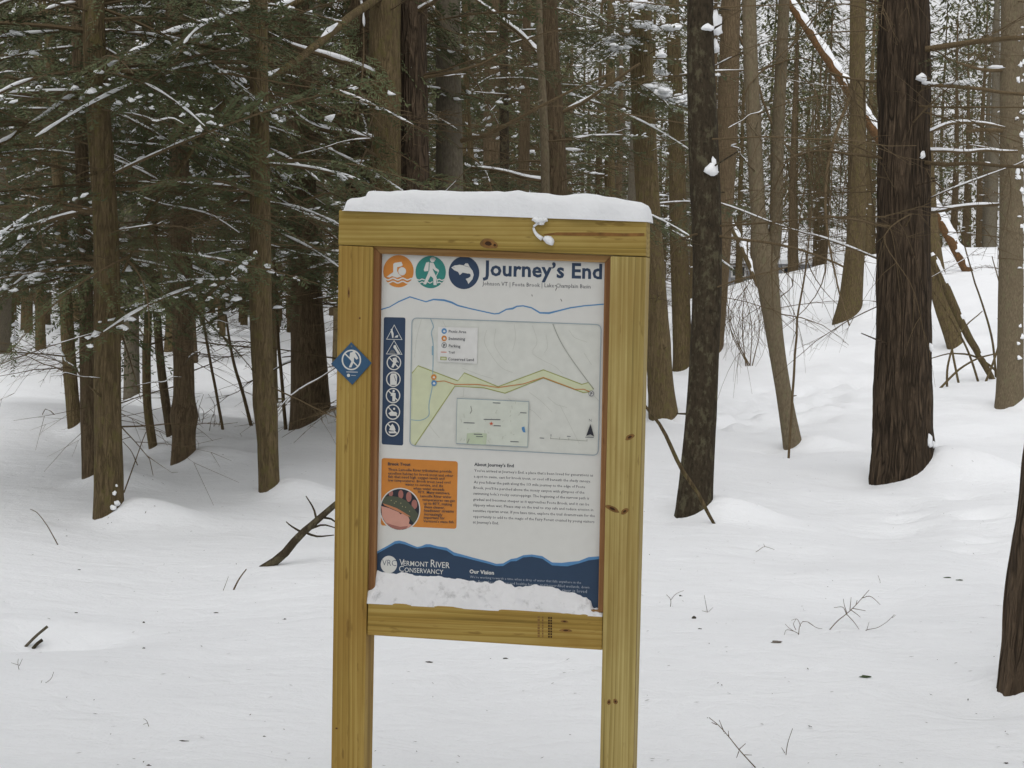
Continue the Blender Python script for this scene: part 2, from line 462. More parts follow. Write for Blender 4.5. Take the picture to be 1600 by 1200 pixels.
for (nm, bk, lb, path, seg, flag) in TREES:
    p, d = hit(path[0][0], path[0][1])
    w = path[0][2] / F * d
    PLACED.append((p, d, w))
    # snow is drifted against one side of every foot and scoured from the other
    MOUNDS.append((p[0] + 0.62 * w + 0.05, p[1] + 0.02, 0.50 * w + 0.15, 0.42 * w + 0.08))
    MOUNDS.append((p[0] - 0.75 * w - 0.05, p[1] - 0.1, 0.45 * w + 0.12, -0.12 * w - 0.02))
TRAIL = [hit(x, y)[0] for (x, y) in ((1135, 650), (1250, 610), (1360, 585), (1480, 560), (1640, 560))]
HOLLOW, _ = hit(52, 1000)
MOUNDS += [(HOLLOW[0], HOLLOW[1], 0.22, -0.13), (HOLLOW[0] - 0.1, HOLLOW[1] + 0.3, 0.3, 0.05)]
for (x, y, rr, hh) in ((60, 680, 1.1, 0.18), (250, 690, 0.9, 0.12), (30, 660, 1.4, 0.16), (520, 700, 0.9, 0.14), (1190, 560, 0.8, 0.25)):
    p, d = hit(x, y); MOUNDS.append((p[0], p[1], rr, hh))

# where the trees of the woods behind stand
taken = [(p[0], p[1], 0.9) for (p, d, w) in PLACED]
rg = np.random.default_rng(77)
FARPOS, tries = [], 0
while len(FARPOS) < 200 and tries < 9000:
    tries += 1
    y = rg.uniform(19, 92) if rg.random() < 0.6 else rg.uniform(40, 92)
    x = rg.uniform(-1, 1) * (0.30 * y + 2.5)
    px = 800 + x / y * F
    if px > 1010 and y < 62: continue
    if px > 1010 and rg.random() < 0.2: continue
    if px > 1125 and px < 1320 and y < 66: continue
    if px > 1440 and px < 1570 and y < 64 and rg.random() < 0.85: continue
    if px < 560 and px > 140 and y < 30 and rg.random() < 0.6: continue
    sp_ = 1.0 + 0.010 * y
    if any((x - a) ** 2 + (y - b) ** 2 < max(c, sp_) ** 2 for (a, b, c) in taken): continue
    taken.append((x, y, sp_))
    k = int(rg.choice(6, p=[0.22, 0.18, 0.2, 0.12, 0.16, 0.12]))
    if px > 1000 and k in (2, 4) and rg.random() < 0.5: k = 1
    if px < 560 and rg.random() < 0.35: k = 2
    FARPOS.append((x, y, k, rg.uniform(0.8, 1.2), rg.uniform(0, 6.28)))
    if y < 48: MOUNDS.append((x + rg.uniform(0.05, 0.25), y + 0.1, rg.uniform(0.3, 0.6), rg.uniform(0.08, 0.2)))
_rd = np.random.default_rng(41)
for k in range(46):                      # old footprints along the trodden path and below the great trunk
    p, d = hit(_rd.uniform(1330, 1560), _rd.uniform(770, 860)) if k < 18 else hit(_rd.uniform(1140, 1470), _rd.uniform(545, 650))
    MOUNDS.append((p[0], p[1], _rd.uniform(0.08, 0.16) * (1 if k < 18 else 1.5), -_rd.uniform(0.02, 0.05) * (1 if k < 18 else 1.6)))

# ------------------------------------------------------------------ the ground
def axis_samples(fn, a, b):
    out = [a]
    while out[-1] < b: out.append(out[-1] + fn(out[-1]))
    return np.array(out)
gx = axis_samples(lambda x: 0.055 + 0.03 * max(0, abs(x) - 4.5), 0, 110)
gx = np.concatenate([-gx[:0:-1], gx])
gy = axis_samples(lambda y: 0.045 + 0.0065 * max(0, y - 10) if y > 4.5 else 0.3, -30, 160)
GX, GY = np.meshgrid(gx, gy)
GZ = ground(GX, GY)
nx, ny = len(gx), len(gy)
ii = (np.arange(ny - 1)[:, None] * nx + np.arange(nx - 1)[None, :]).ravel()
g = MB().add(np.stack([GX, GY, GZ], -1), np.stack([ii, ii + 1, ii + nx + 1, ii + nx], -1))
tag(g.build('ground', SNOW, smooth=True), 'snow covered forest floor rippled by wind', kind='structure')

# ------------------------------------------------------------------ branch and bough meshes
def dead_branch(seed, L=1.3):
    rg = np.random.default_rng(seed); mb = MB()
    n = 8
    t = np.linspace(0, 1, n)
    bend, sag = rg.normal(0, 0.10), rg.uniform(-0.22, 0.12)
    P = np.stack([t * L, bend * t ** 2 * L + 0.02 * rg.normal(size=n) * t, sag * t ** 2 * L + 0.02 * rg.normal(size=n) * t], -1)
    mb.tube(P, 0.0068 * (1 - 0.85 * t) + 0.0012, 5)
    for k in range(int(rg.integers(9, 17))):
        u = rg.uniform(0.12, 0.97); i = u * (n - 1)
        c = P[int(i)] * (1 - i % 1) + P[min(int(i) + 1, n - 1)] * (i % 1)
        l = L * rg.uniform(0.12, 0.42) * (1.1 - u * 0.6)
        a = rg.uniform(0.5, 1.1) * rg.choice([-1, 1])
        d = np.array([math.cos(a), math.sin(a), rg.normal(-0.12, 0.22)])
        s = np.linspace(0, 1, 4)[:, None]
        Q = c + d * l * s + np.array([0, 0, rg.normal(-0.08, 0.12)]) * l * s ** 2
        mb.tube(Q, np.linspace(0.0032, 0.0011, 4), 3)
        for _ in range(int(rg.integers(0, 4))):
            c2 = Q[int(rg.integers(1, 4))]
            d2 = d + rg.normal(0, 0.55, 3); d2 /= np.linalg.norm(d2)
            mb.tube(np.array([c2, c2 + d2 * l * rg.uniform(0.2, 0.5)]), [0.002, 0.0010], 3)
    i0 = int(rg.integers(0, 3)); i1 = int(rg.integers(i0 + 2, n))
    q = smooth_path(P[i0:i1 + 1], 14); m_ = len(q)
    lump = (0.0060 + 0.0035 * vnoise(np.arange(m_) * 0.6 + seed, 0.5)) * np.minimum(1, np.minimum(np.arange(m_), np.arange(m_)[::-1]) / 2 + 0.3)
    q[:, 2] += 0.008
    return mb.mesh('dead_branch', [TWIG]), MB().tube(q, lump, 6).mesh('branch_snow', [SNOWC], True)

def droop_branch(seed):
    """A thin limb that leaves the trunk and hangs down in a fan of fine bare twigs."""
    rg = np.random.default_rng(seed); mb = MB()
    L, D = rg.uniform(0.5, 1.0), rg.uniform(0.7, 1.5)
    P = smooth_path([[0, 0, 0], [L * 0.5, rg.normal(0, .08), 0.10], [L, rg.normal(0, .15), -0.12 * D], [L * 1.25, rg.normal(0, .25), -0.55 * D], [L * 1.3 + rg.normal(0, .1), rg.normal(0, .3), -D]], 18)
    mb.tube(P, np.linspace(0.0075, 0.0016, 18), 4)
    for k in range(int(rg.integers(14, 24))):
        i = int(rg.integers(5, 18)); c = P[i]; l = rg.uniform(0.15, 0.55)
        v = np.array([rg.normal(0.1, 0.5), rg.normal(0, 0.5), -0.5]); t = np.linspace(0, 1, 5)[:, None]
        mb.tube(c + v * l * t + np.array([0, 0, -0.6 * l]) * t ** 2, np.linspace(0.003, 0.001, 5), 3)
    return mb.mesh('drooping_branch', [TWIG])

def bough(seed, L=1.9, step=0.05, blade=0.058, bw=0.0070, sub=0.022, snow=0.0):
    """A flat hemlock spray: axis, side twigs and short needle-bearing shoots. Returns (foliage mesh, snow mesh or None)."""
    rg = np.random.default_rng(seed); mb = MB(); sn = MB()
    n = 10; t = np.linspace(0, 1, n)
    sag = rg.uniform(0.15, 0.42)
    P = np.stack([t * L, rg.normal(0, 0.08) * t ** 2 * L, 0.10 * t * L - sag * t ** 2 * L], -1)
    mb.tube(P, 0.013 * (1 - 0.9 * t) + 0.001, 4, 0)
    BV, BT = [], []
    s = 0.16 * L; side = 1
    cnt = 0
    while s < L:
        u = s / L; i = u * (n - 1)
        c = P[int(i)] * (1 - i % 1) + P[min(int(i) + 1, n - 1)] * (i % 1)
        l = L * (0.07 + 0.30 * math.sin(math.pi * min(1, u * 0.75 + 0.2))) * rg.uniform(0.55, 1.15) * (1.15 - u)
        a = side * rg.uniform(0.75, 1.15); side = -side
        if rg.random() < 0.86 and l > 0.05:
            d = np.array([math.cos(a), math.sin(a), rg.normal(-0.12, 0.10)])
            q = np.linspace(0, 1, 4)[:, None]
            droop = rg.uniform(0.1, 0.4)
            Q = c + d * l * q + np.array([0, 0, -droop]) * l * q ** 2
            mb.tube(Q, np.linspace(0.0034, 0.0012, 4), 3, 0)
            m = max(2, int(l / sub))
            uu = np.linspace(0.08, 1.0, m)
            C = c + d * l * uu[:, None] + np.array([0, 0, -droop]) * l * (uu ** 2)[:, None]
            for sg in (-1, 1):
                aa = a + sg * rg.uniform(0.6, 1.0, m)
                D = np.stack([np.cos(aa), np.sin(aa), rg.normal(-0.15, 0.22, m)], -1)
                ll = blade * rg.uniform(0.5, 1.35, m) * (1.1 - 0.4 * uu)
                W = np.stack([-D[:, 1], D[:, 0], rg.normal(0, 0.35, m)], -1) * bw * rg.uniform(0.7, 1.3, (m, 1))
                tip = C + D * ll[:, None]; mid = C + D * ll[:, None] * 0.5
                BV.append(np.stack([C, mid + W, tip, mid - W], 1).reshape(-1, 3))
                cnt += m
            if snow and rg.random() < snow:
                for _ in range(int(rg.integers(2, 7))):
                    cc = c + d * l * rg.uniform(0.1, 0.9); r_ = 0.006 + 0.026 * rg.random() ** 2
                    blob(sn, cc + [0, 0, r_ * 0.2 - droop * l * 0.2], (r_ * rg.uniform(0.9, 1.6), r_ * rg.uniform(0.9, 1.5), r_ * 0.8), 0, rg.uniform(0, 90), 0.9, False)
        s += step * rg.uniform(0.6, 1.4)
    if snow:
        for _ in range(2):
            i0 = int(rg.integers(0, n - 4)); q = smooth_path(P[i0:i0 + int(rg.integers(3, 5))], 12)
            q[:, 2] += 0.010
            sn.tube(q, (0.010 + 0.006 * vnoise(np.arange(12) * 0.7 + seed, 0.5)) * np.minimum(1, np.minimum(np.arange(12), np.arange(12)[::-1]) / 2 + 0.25), 6)
    V = np.concatenate(BV); nb = len(V) // 4
    mb.add(V, np.arange(nb * 4).reshape(-1, 4), None, 1)
    return mb, sn

_db = [dead_branch(100 + k, 1.0 + 0.12 * k) for k in range(12)]
DEAD, DEADSNOW = [a for a, b in _db], [b for a, b in _db]
DROOP = [droop_branch(160 + k) for k in range(6)]
BOUGHS = []
for k in range(7):
    f_, s_ = bough(300 + k, 1.5 + 0.15 * k, snow=(0.0, 0.10, 0.22, 0.0, 0.35, 0.06, 0.12)[k])
    BOUGHS.append((f_.mesh('bough', [TWIG, NEEDLE]), s_.mesh('bough_snow', [SNOWC], True) if s_.n else None))

def rotz(a):
    c, s = math.cos(a), math.sin(a)
    return np.array([[c, -s, 0], [s, c, 0], [0, 0, 1.0]])

def far_tree(seed, H, r0, crown0, crown_r, dens, bark, needle=NEEDLE2):
    """Shared meshes of a background tree: trunk, bare lower branches, crown, snow on the crown."""
    rg = np.random.default_rng(seed)
    z = np.linspace(-0.4, H, 26)
    lean = rg.normal(0, 0.012, 2)
    C = np.stack([lean[0] * z + 0.05 * np.sin(z * 0.5 + seed), lean[1] * z + 0.05 * np.cos(z * 0.4 + seed), z], -1)
    rr = r0 * (1 - 0.9 * np.clip(z / H, 0, 1) ** 1.1) + 0.4 * r0 * np.exp(-np.clip(z + 0.4, 0, 9) / 0.35)
    trunk = MB().tube(C, rr, 12).mesh('trunk', [BARK[bark]], True)
    def cen(h): return np.array([np.interp(h, z, C[:, 0]), np.interp(h, z, C[:, 1]), h])
    br = MB(); cr = MB(); sn = MB()
    for _ in range(int(26 * dens + 12)):
        h = rg.uniform(0.9, max(2.0, crown0 + 1.5)); a = rg.uniform(0, 2 * math.pi); L = rg.uniform(0.5, 1.7)
        M = rotz(a)
        t = np.linspace(0, 1, 5)
        P = np.stack([t * L, rg.normal(0, 0.1) * t ** 2, rg.normal(-0.03, 0.16) * t * L + rg.normal(0, 0.08) * t ** 2], -1) @ M.T + cen(h)
        br.tube(P, np.linspace(0.012, 0.0035, 5), 3)
        for _k in range(int(rg.integers(3, 8))):
            c = P[int(rg.integers(1, 5))]; d = np.array([rg.uniform(0.2, 1), rg.normal(0, 0.8), rg.normal(-0.1, 0.3)]) @ M.T
            br.tube(np.array([c, c + d * rg.uniform(0.15, 0.45)]), [0.005, 0.002], 3)
        if rg.random() < 0.42:
            i = int(rg.integers(0, 4)); r_ = rg.uniform(0.014, 0.034)
            q = np.linspace(P[i], P[i + 1], 4); q[:, 2] += r_ * 0.6
            sn.tube(q, [0.4 * r_, r_, 0.9 * r_, 0.3 * r_], 5)
    h = crown0
    BV = []
    while h < H - 0.3:
        k = (h - crown0) / (H - crown0)
        L = crown_r * (1 - k) ** 0.7 * rg.uniform(0.65, 1.15) + 0.25
        a = rg.uniform(0, 2 * math.pi); M = rotz(a); o = cen(h)
        sag = rg.uniform(0.1, 0.45)
        t = np.linspace(0, 1, 5)
        P = np.stack([t * L, 0 * t, 0.12 * t * L - sag * t ** 2 * L], -1) @ M.T + o
        cr.tube(P, np.linspace(0.016, 0.004, 5), 3, 0)
        m = int(130 * L / 1.6 * dens)
        u = rg.uniform(0.15, 1.0, m); v = rg.normal(0, 1, m) * 0.22 * L * (1.15 - u)
        Cc = np.stack([u * L, v, 0.12 * u * L - sag * u ** 2 * L - 0.25 * np.abs(v) + rg.normal(0, 0.03, m)], -1)
        aa = np.sign(v) * rg.uniform(0.4, 1.2, m)
        D = np.stack([np.cos(aa), np.sin(aa), rg.normal(-0.25, 0.25, m)], -1) * (0.13 * rg.uniform(0.6, 1.4, m))[:, None]
        W = np.stack([-D[:, 1], D[:, 0], rg.normal(0, 0.04, m)], -1) * 0.16
        B = np.stack([Cc, Cc + D * 0.5 + W, Cc + D, Cc + D * 0.5 - W], 1).reshape(-1, 3)
        BV.append(B @ M.T + o)
        if rg.random() < 0.55:
            for _k in range(int(rg.integers(2, 7))):
                j = int(rg.integers(0, m)); r_ = 0.012 + 0.040 * rg.random() ** 2.5
                blob(sn, Cc[j] @ M.T + o + [0, 0, 0.02], (r_ * rg.uniform(0.8, 1.6), r_ * rg.uniform(0.8, 1.5), r_ * rg.uniform(0.7, 1.0)), 0, rg.uniform(0, 90), 0.9, False)
                for _q in range(2): blob(sn, Cc[j] @ M.T + o + rg.normal(0, 1.1, 3) * r_ * [1, 1, 0.3], (r_ * 0.6, r_ * 0.6, r_ * 0.45), 0, rg.uniform(0, 90), 0.9, False)
        h += rg.uniform(0.06, 0.17) / dens
    V = np.concatenate(BV)
    cr.add(V, np.arange(len(V)).reshape(-1, 4), None, 1)
    return (trunk, br.mesh('branches', [TWIG]), cr.mesh('crown', [TWIG, needle]), sn.mesh('branch_snow', [SNOWC], True))

FAR = [
    far_tree(1, 10.5, 0.15, 3.4, 1.8, 0.55, 'brown'),
    far_tree(2, 11.5, 0.18, 4.6, 1.9, 0.52, 'red'),
    far_tree(3, 9.0, 0.10, 1.9, 1.6, 0.85, 'brown'),
    far_tree(4, 12.0, 0.20, 5.0, 1.9, 0.48, 'grey'),
    far_tree(5, 7.5, 0.07, 1.6, 1.3, 0.55, 'brown'),
    far_tree(6, 10.0, 0.12, 4.0, 1.6, 0.55, 'red'),
]
SHADE_TREE = far_tree(9, 13.0, 0.20, 4.6, 2.6, 0.60, 'brown', NEEDLE)
# crown that starts at its own origin: sits on the tall trunks above the picture
def canopy(seed, H, rad):
    t, b, c, s = far_tree(seed, H, 0.06, 0.2, rad, 0.22, 'brown', NEEDLE)
    return c, s
CANOPY = [canopy(21, 4.5, 1.8), canopy(22, 5.0, 1.7), canopy(23, 4.0, 1.6)]

# ------------------------------------------------------------------ the trees one can tell apart
def trunk_mesh(C, rad, seg, bark, seed, amp):
    """Tapered trunk with real bark ridges. C, rad: dense centre line and radii."""
    n = len(C)
    th = np.arange(seg) * 2 * math.pi / seg
    z = C[:, 2][:, None]
    ca, sa = np.cos(th)[None, :], np.sin(th)[None, :]
    r = rad[:, None]
    lob = 1 + 0.05 * vnoise(ca * 1.2 + seed, sa * 1.2, z * 0.8) + 0.03 * vnoise(ca * 3 + seed, sa * 3, z * 2.5)
    kk = 16.0 if bark == 'pine' else 22.0
    rid = vnoise(ca * r * kk * 2.2 + seed * 3, sa * r * kk * 2.2, z * 3.2) * 0.6 + 0.4 * vnoise(ca * r * kk * 4 + seed, sa * r * kk * 4 + 9, z * 7)
    rid = (1 - np.abs(rid) * 2.2)
    rr = r * lob + amp * np.minimum(rid, 0.6) * -1 * np.minimum(1, r / 0.05)
    V = np.stack([C[:, 0][:, None] + rr * ca, C[:, 1][:, None] + rr * sa, np.broadcast_to(z, rr.shape)], -1).reshape(-1, 3)
    i = np.arange(n - 1)[:, None] * seg; j = np.arange(seg)[None, :]; k = (j + 1) % seg
    return MB().add(V, np.stack([i + j, i + k, i + seg + k, i + seg + j], -1).reshape(-1, 4))

def snow_strip(mb, P, rad, rg, cover=0.7, top=0.9):
    """Lumpy snow lying along the upper side of a limb, with gaps."""
    n = len(P); run = []
    sd_ = rg.uniform(0, 99)
    keep = vnoise(np.arange(n) * 0.35 + sd_, 0.5, 0.5) < (cover * 2 - 1)
    lump = 1 + 0.45 * vnoise(np.arange(n) * 0.55 + sd_, 4.5, 0.5)
    for i in range(n + 1):
        if i < n and keep[i]: run.append(i)
        elif run:
            if len(run) > 2:
                q = P[run].copy(); r_ = np.maximum(rad[run], 0.009) * lump[run]
                e = np.minimum(1, np.minimum(np.arange(len(run)), np.arange(len(run))[::-1]) / 2.0) * 0.7 + 0.3
                r_ = r_ * e
                q[:, 2] += rad[run] * top
                mb.tube(q, r_, 8)
            run = []

TREE_OBJ = []
for ti, ((nm, bk, lb, path, seg, flag), (base, d, w)) in enumerate(zip(TREES, PLACED)):
    rg = np.random.default_rng(900 + ti)
    root = empty(nm, base, lb, 'tree', None)
    pts = [[*at(px, py, d), wp / F * d / 2] for (px, py, wp) in path]
    pts[0][:3] = base
    top = np.array(pts[-1]); pre = np.array(pts[-2])
    ztop = top[2]
    H = ztop + 6.0
    dirn = (top[:3] - pre[:3]); dirn /= max(dirn[2], 1e-3)
    dirn[:2] *= 0.6
    pts.append([*(top[:3] + dirn * 3.0), top[3] * 0.75]); pts.append([*(top[:3] + dirn * 6.0), 0.03])
    below = np.array(pts[0]); below[:3] -= (np.array(pts[1][:3]) - np.array(pts[0][:3])) * (0.45 / (pts[1][2] - pts[0][2]))
    pts = [list(below)] + pts
    dz = 0.03 if seg > 45 else 0.055
    S = smooth_path(pts, int((H + 0.4) / dz))
    C, rad = S[:, :3] - base, S[:, 3]
    rad = rad * (1 + (0.07 if flag == 'great' else 0.16) * np.exp(-np.clip(C[:, 2], 0, 9) / 0.22))
    if flag == 'burl': rad = rad * (1 + 0.30 * np.exp(-((C[:, 2] - 0.42) / 0.09) ** 2))
    if flag == 'burl2': rad = rad * (1 + 0.16 * np.exp(-((C[:, 2] - 0.62) / 0.12) ** 2))
    amp = {'pine': 0.010, 'brown': 0.0045, 'red': 0.0035, 'lichen': 0.003}.get(bk, 0.002)
    trunk_mesh(C, rad, seg, bk, ti * 3.7, amp).build('trunk', BARK[bk], root, True)
    def cen(h, C=C): return np.array([np.interp(h, C[:, 2], C[:, 0]), np.interp(h, C[:, 2], C[:, 1]), h])
    def rat(h, C=C, rad=rad): return float(np.interp(h, C[:, 2], rad))
    TREE_OBJ.append((root, cen, rat, base, d))
    vis = ztop - base[2]
    # bare lower branches
    nb = {'great': 22}.get(flag, 24 if w > 0.12 else 14)
    if flag in ('fork', 'snowpatch', 'snowside'): nb = 11
    if ti == 26: nb = 0
    for k in range(nb):
        h = rg.uniform((0.6 if path[0][0] < 1000 else 1.3), vis + 0.5)
        a = rg.uniform(0, 2 * math.pi)
        p = cen(h) + 0.85 * rat(h) * np.array([math.cos(a), math.sin(a), 0])
        q_ = int(rg.integers(0, len(DEAD)))
        bo = put(DEAD[q_], 'branch', root, p, (rg.uniform(-0.4, 0.4), rg.normal(-0.05, 0.22), a), rg.uniform(0.4, 1.15))
        if rg.random() < 0.20: put(DEADSNOW[q_], 'branch_snow', bo)
    if ti in (18, 20, 21, 22, 23, 24, 25):
        for k in range({20: 11, 21: 8, 22: 13, 23: 10, 24: 12}.get(ti, 5)):
            h = rg.uniform(1.3, vis + 0.3); a = rg.uniform(0, 2 * math.pi)
            put(DROOP[int(rg.integers(0, 6))], 'drooping_branch', root, cen(h) + 0.8 * rat(h) * np.array([math.cos(a), math.sin(a), 0]), (0, 0, a), rg.uniform(0.7, 1.25))
    # broken stubs
    st_ = MB()
    for k in range(0 if ti == 26 else 10 if w > 0.15 else 4):
        h = rg.uniform(0.5, vis + 0.2); a = rg.uniform(0, 2 * math.pi); v_ = np.array([math.cos(a), math.sin(a), rg.normal(0.05, 0.2)])
        r_ = rat(h); L_ = rg.uniform(0.02, 0.10) + 0.25 * (rg.random() < 0.2)
        st_.tube(np.array([cen(h) + v_ * r_ * 0.8, cen(h) + v_ * (r_ + L_ * 0.6), cen(h) + v_ * (r_ + L_)]), [rg.uniform(0.006, 0.012), 0.006, 0.004], 5)
    if st_.n: st_.build('branch_stubs', BARK[bk], root, False, 'stuff')
    # crown above
    cm, cs = CANOPY[ti % 3]
    c0 = vis + 0.5 + (1.5 if ti == 26 else 0)
    put(cm, 'crown', root, cen(c0), (0, 0, rg.uniform(0, 6)), (0.6, 0.6, 1.0), 'stuff')
    put(cs, 'crown_snow', root, cen(c0), (0, 0, 0), (0.6, 0.6, 1.0), 'stuff')
    # low green boughs
    ng = 0
    if path[0][0] < 300: ng = 26
    elif path[0][0] < 560: ng = 20
    elif path[0][0] < 1060: ng = 6
    if nm.endswith('sapling'): ng = min(ng, 9)
    if flag in ('great', 'fork', 'snowpatch', 'snowside') or ti == 26: ng = 0
    for k in range(ng):
        h = rg.uniform(max(1.5, vis * 0.40), vis + 0.5); a = rg.uniform(0, 2 * math.pi)
        bm_, bs_ = BOUGHS[int(rg.integers(0, len(BOUGHS)))]
        sc = rg.uniform(0.7, 1.15)
        bo = put(bm_, 'bough', root, cen(h) + 0.8 * rat(h) * np.array([math.cos(a), math.sin(a), 0]), (rg.normal(0, 0.25), rg.normal(0.10, 0.15), a), sc, 'stuff')
        if bs_ is not None:
            put(bs_, 'bough_snow', bo, kind='stuff')
    # individual marks
    if flag == 'fork':
        q = [[*(at(px, py, d) - base), wp / F * d / 2] for (px, py, wp) in ((1198, 430, 26), (1211, 370, 21), (1216, 200, 20), (1225, 0, 18))]
        q.append([q[-1][0] + 0.1, q[-1][1], q[-1][2] + 4.5, 0.02])
        S2 = smooth_path(q, 120)
        trunk_mesh(S2[:, :3], S2[:, 3], 24, bk, 4.4, 0.002).build('stem', BARK[bk], root, True)
    if flag in ('snowpatch', 'snowside', 'moss', 'great'):
        spots = {'snowpatch': [(1122,45,13,26),(1117,75,7,18),(1104,48,10,7),(1108,270,10,14),(1111,258,5,9)],
                 'snowside': [(1600 - 16 * rg.random() ** 2.2, y, rg.uniform(1.5, 5), rg.uniform(2, 8)) for y in rg.uniform(20, 625, 60)],
                 'moss': [(183,770,3,5),(187,785,5,7),(181,792,5,6),(186,758,2,3)],
                 'great': [(1445,690,5,14),(1455,695,4,9),(1449,545,4,10),(1433,247,5,8)]}[flag]
        for (px, py, rx, rz) in spots:
            p = at(px, py, d) - base
            cc = cen(p[2]); r_ = rat(p[2])
            off = np.clip((p[0] - cc[0]) / r_, -1.0, 1.0)
            p = cc + np.array([off * r_, -r_ * math.sqrt(max(0, 1 - off * off)), 0])
            sm = MB(); blob(sm, p, (rx / F * d, rx / F * d * 0.7, rz / F * d), 0, rg.uniform(0, 99), 0.6)
            sm.build('snow_patch', SNOWC, root, True)

def limb(ti, name, pix, depths, widths, mat=None, snow=0.0, green=0, seed=0, drop=0):
    """A limb traced in the photo: starts on tree ti's trunk, pixel path with its own depths."""
    root, cen, rat, base, d = TREE_OBJ[ti]
    rg = np.random.default_rng(4000 + seed)
    dd = np.interp(np.linspace(0, 1, len(pix)), np.linspace(0, 1, len(depths)), depths)
    P = np.array([at(px, py, d + e) for (px, py), e in zip(pix, dd)]) - base
    h0 = P[0][2]
    P[0] = cen(h0) + np.array([0, 0, 0])
    n = max(14, int(np.linalg.norm(np.diff(P, axis=0), axis=1).sum() / 0.07))
    S = smooth_path(P, n)
    S[1:] += 0.012 * np.stack([vnoise(np.arange(1, n) * 0.4 + seed, 1.5 + k, 0) for k in range(3)], -1)
    rd = np.interp(np.linspace(0, 1, n), np.linspace(0, 1, len(widths)), widths) / F * d / 2
    o = MB().tube(S, rd, 7).build(name, mat or TWIG, root, True)
    if snow:
        sm = MB(); snow_strip(sm, S, np.maximum(rd * 0.95, 0.010), rg, snow, 1.0)
        if sm.n: sm.build('limb_snow', SNOWC, o, True, 'stuff')
    for k in range(drop):
        c = S[int(rg.integers(n // 3, n))]
        t = np.linspace(0, 1, 7)[:, None]
        L = rg.uniform(0.3, 1.3)
        Q = c + np.array([rg.normal(0, 0.3), rg.normal(0, 0.2), -1]) * L * t + np.array([rg.normal(0, 0.25), 0, 0]) * t ** 2
        MB().tube(Q, np.linspace(0.006, 0.0015, 7), 3).build('twig', TWIG, o)
    for k in range(2 + n // 16 if not green else 2):
        i = int(rg.integers(n // 5, n - 1)); T = S[i] - S[i - 1]
        a = math.atan2(T[1], T[0]) + rg.choice([-1, 1]) * rg.uniform(0.3, 0.9)
        put(DEAD[int(rg.integers(0, len(DEAD)))], 'twig', o, S[i], (rg.uniform(-1, 1), rg.normal(0.1, 0.3), a), rg.uniform(0.25, 0.5))
    for k in range(green):
        i = int(rg.integers(n // 4, n - 1)); T = S[i] - S[i - 1]
        a = math.atan2(T[1], T[0]) + rg.choice([-1, 1]) * rg.uniform(0.3, 1.1)
        bm_, bs_ = BOUGHS[int(rg.integers(0, len(BOUGHS)))]
        put(bm_, 'bough', o, S[i], (rg.normal(0, 0.3), rg.uniform(0.0, 0.45), a), rg.uniform(0.35, 0.7), 'stuff')
    return o

# long snowy limbs of the mossy trunk
B_ = BARK['brown']
limb(10, 'limb', [(600,-60),(469,0),(385,35),(255,94),(170,130),(105,157),(50,195),(-10,228)], [0,-1.5,-3.5], [13,9,7,5], B_, 0.62, 12, 1)
limb(10, 'limb', [(600,-90),(402,9),(330,36),(255,58),(200,90),(130,125)], [0,-1.2,-3.0], [12,9,5], B_, 0.75, 8, 2)
limb(10, 'limb', [(600,-10),(556,20),(500,66),(440,110),(350,164),(297,241),(255,300),(217,367),(190,425)], [0,-2,-3.6], [14,12,8,5,3], B_, 0.42, 8, 3)
limb(10, 'limb', [(603,125),(560,105),(500,84),(455,70),(416,50)], [0,-0.8], [10,8,5], None, 0.9, 1, 4)
limb(10, 'limb', [(603,225),(560,213),(500,200),(476,189),(450,168),(423,150)], [0,-0.8], [10,8,5], None, 0.92, 1, 5)
limb(10, 'limb', [(603,385),(560,365),(520,352),(470,335),(410,312)], [0,-0.7], [9,8,5], None, 0.8, 0, 6)
limb(10, 'limb', [(603,250),(575,235),(540,205),(500,175)], [0,-0.6], [7,4], None, 0.3, 1, 7)
limb(11, 'limb', [(648,125),(690,115),(730,108),(790,80)], [0,-0.4], [7,3], None, 0.3, 1, 8)
limb(11, 'limb', [(648,20),(670,8),(700,-20)], [0,-0.4], [9,6], None, 0.9, 0, 9)
limb(12, 'limb', [(703,225),(760,210),(820,180),(880,150),(960,110)], [0,-0.6], [8,3], None, 0.2, 0, 10)
limb(15, 'limb', [(866,110),(830,70),(790,35),(750,5),(720,-20)], [0,0.2], [8,6,4], None, 0.85, 0, 11)
limb(15, 'limb', [(868,180),(910,160),(960,128),(1000,100)], [0,-0.3], [7,4], None, 0.5, 2, 12)
limb(15, 'limb', [(870,285),(830,280),(780,268),(735,262)], [0,-0.3], [7,4], None, 0.85, 0, 13)
# limbs of the great trunk
limb(23, 'limb', [(1412,82),(1460,76),(1530,66),(1610,55)], [0,-0.5], [11,9,8], None, 0.15, 1, 14)
limb(23, 'limb', [(1412,128),(1455,134),(1500,137),(1560,142),(1610,150)], [0,-0.5], [7,5], None, 0.45, 0, 15)
limb(23, 'limb', [(1412,240),(1455,237),(1530,236),(1590,237)], [0,0.4], [6,4], None, 0.75, 0, 16)
limb(23, 'limb', [(1412,252),(1450,255),(1520,256),(1610,262)], [0,-0.5], [7,5], None, 0.1, 0, 17)
limb(23, 'limb', [(1412,210),(1455,205),(1490,192),(1530,193),(1570,200)], [0,0.6], [6,4], None, 0.85, 0, 18)
limb(23, 'limb', [(1412,335),(1460,330),(1510,323),(1560,320)], [0,0.5], [7,5], None, 0.8, 0, 19)
limb(23, 'limb', [(1412,350),(1380,353),(1330,343),(1290,338)], [0,-0.6], [5,3], None, 0.2, 0, 20)
limb(23, 'limb', [(1412,250),(1370,246),(1330,242),(1280,236),(1230,250)], [0,0.5], [6,4,3], None, 0.0, 0, 21, 26)
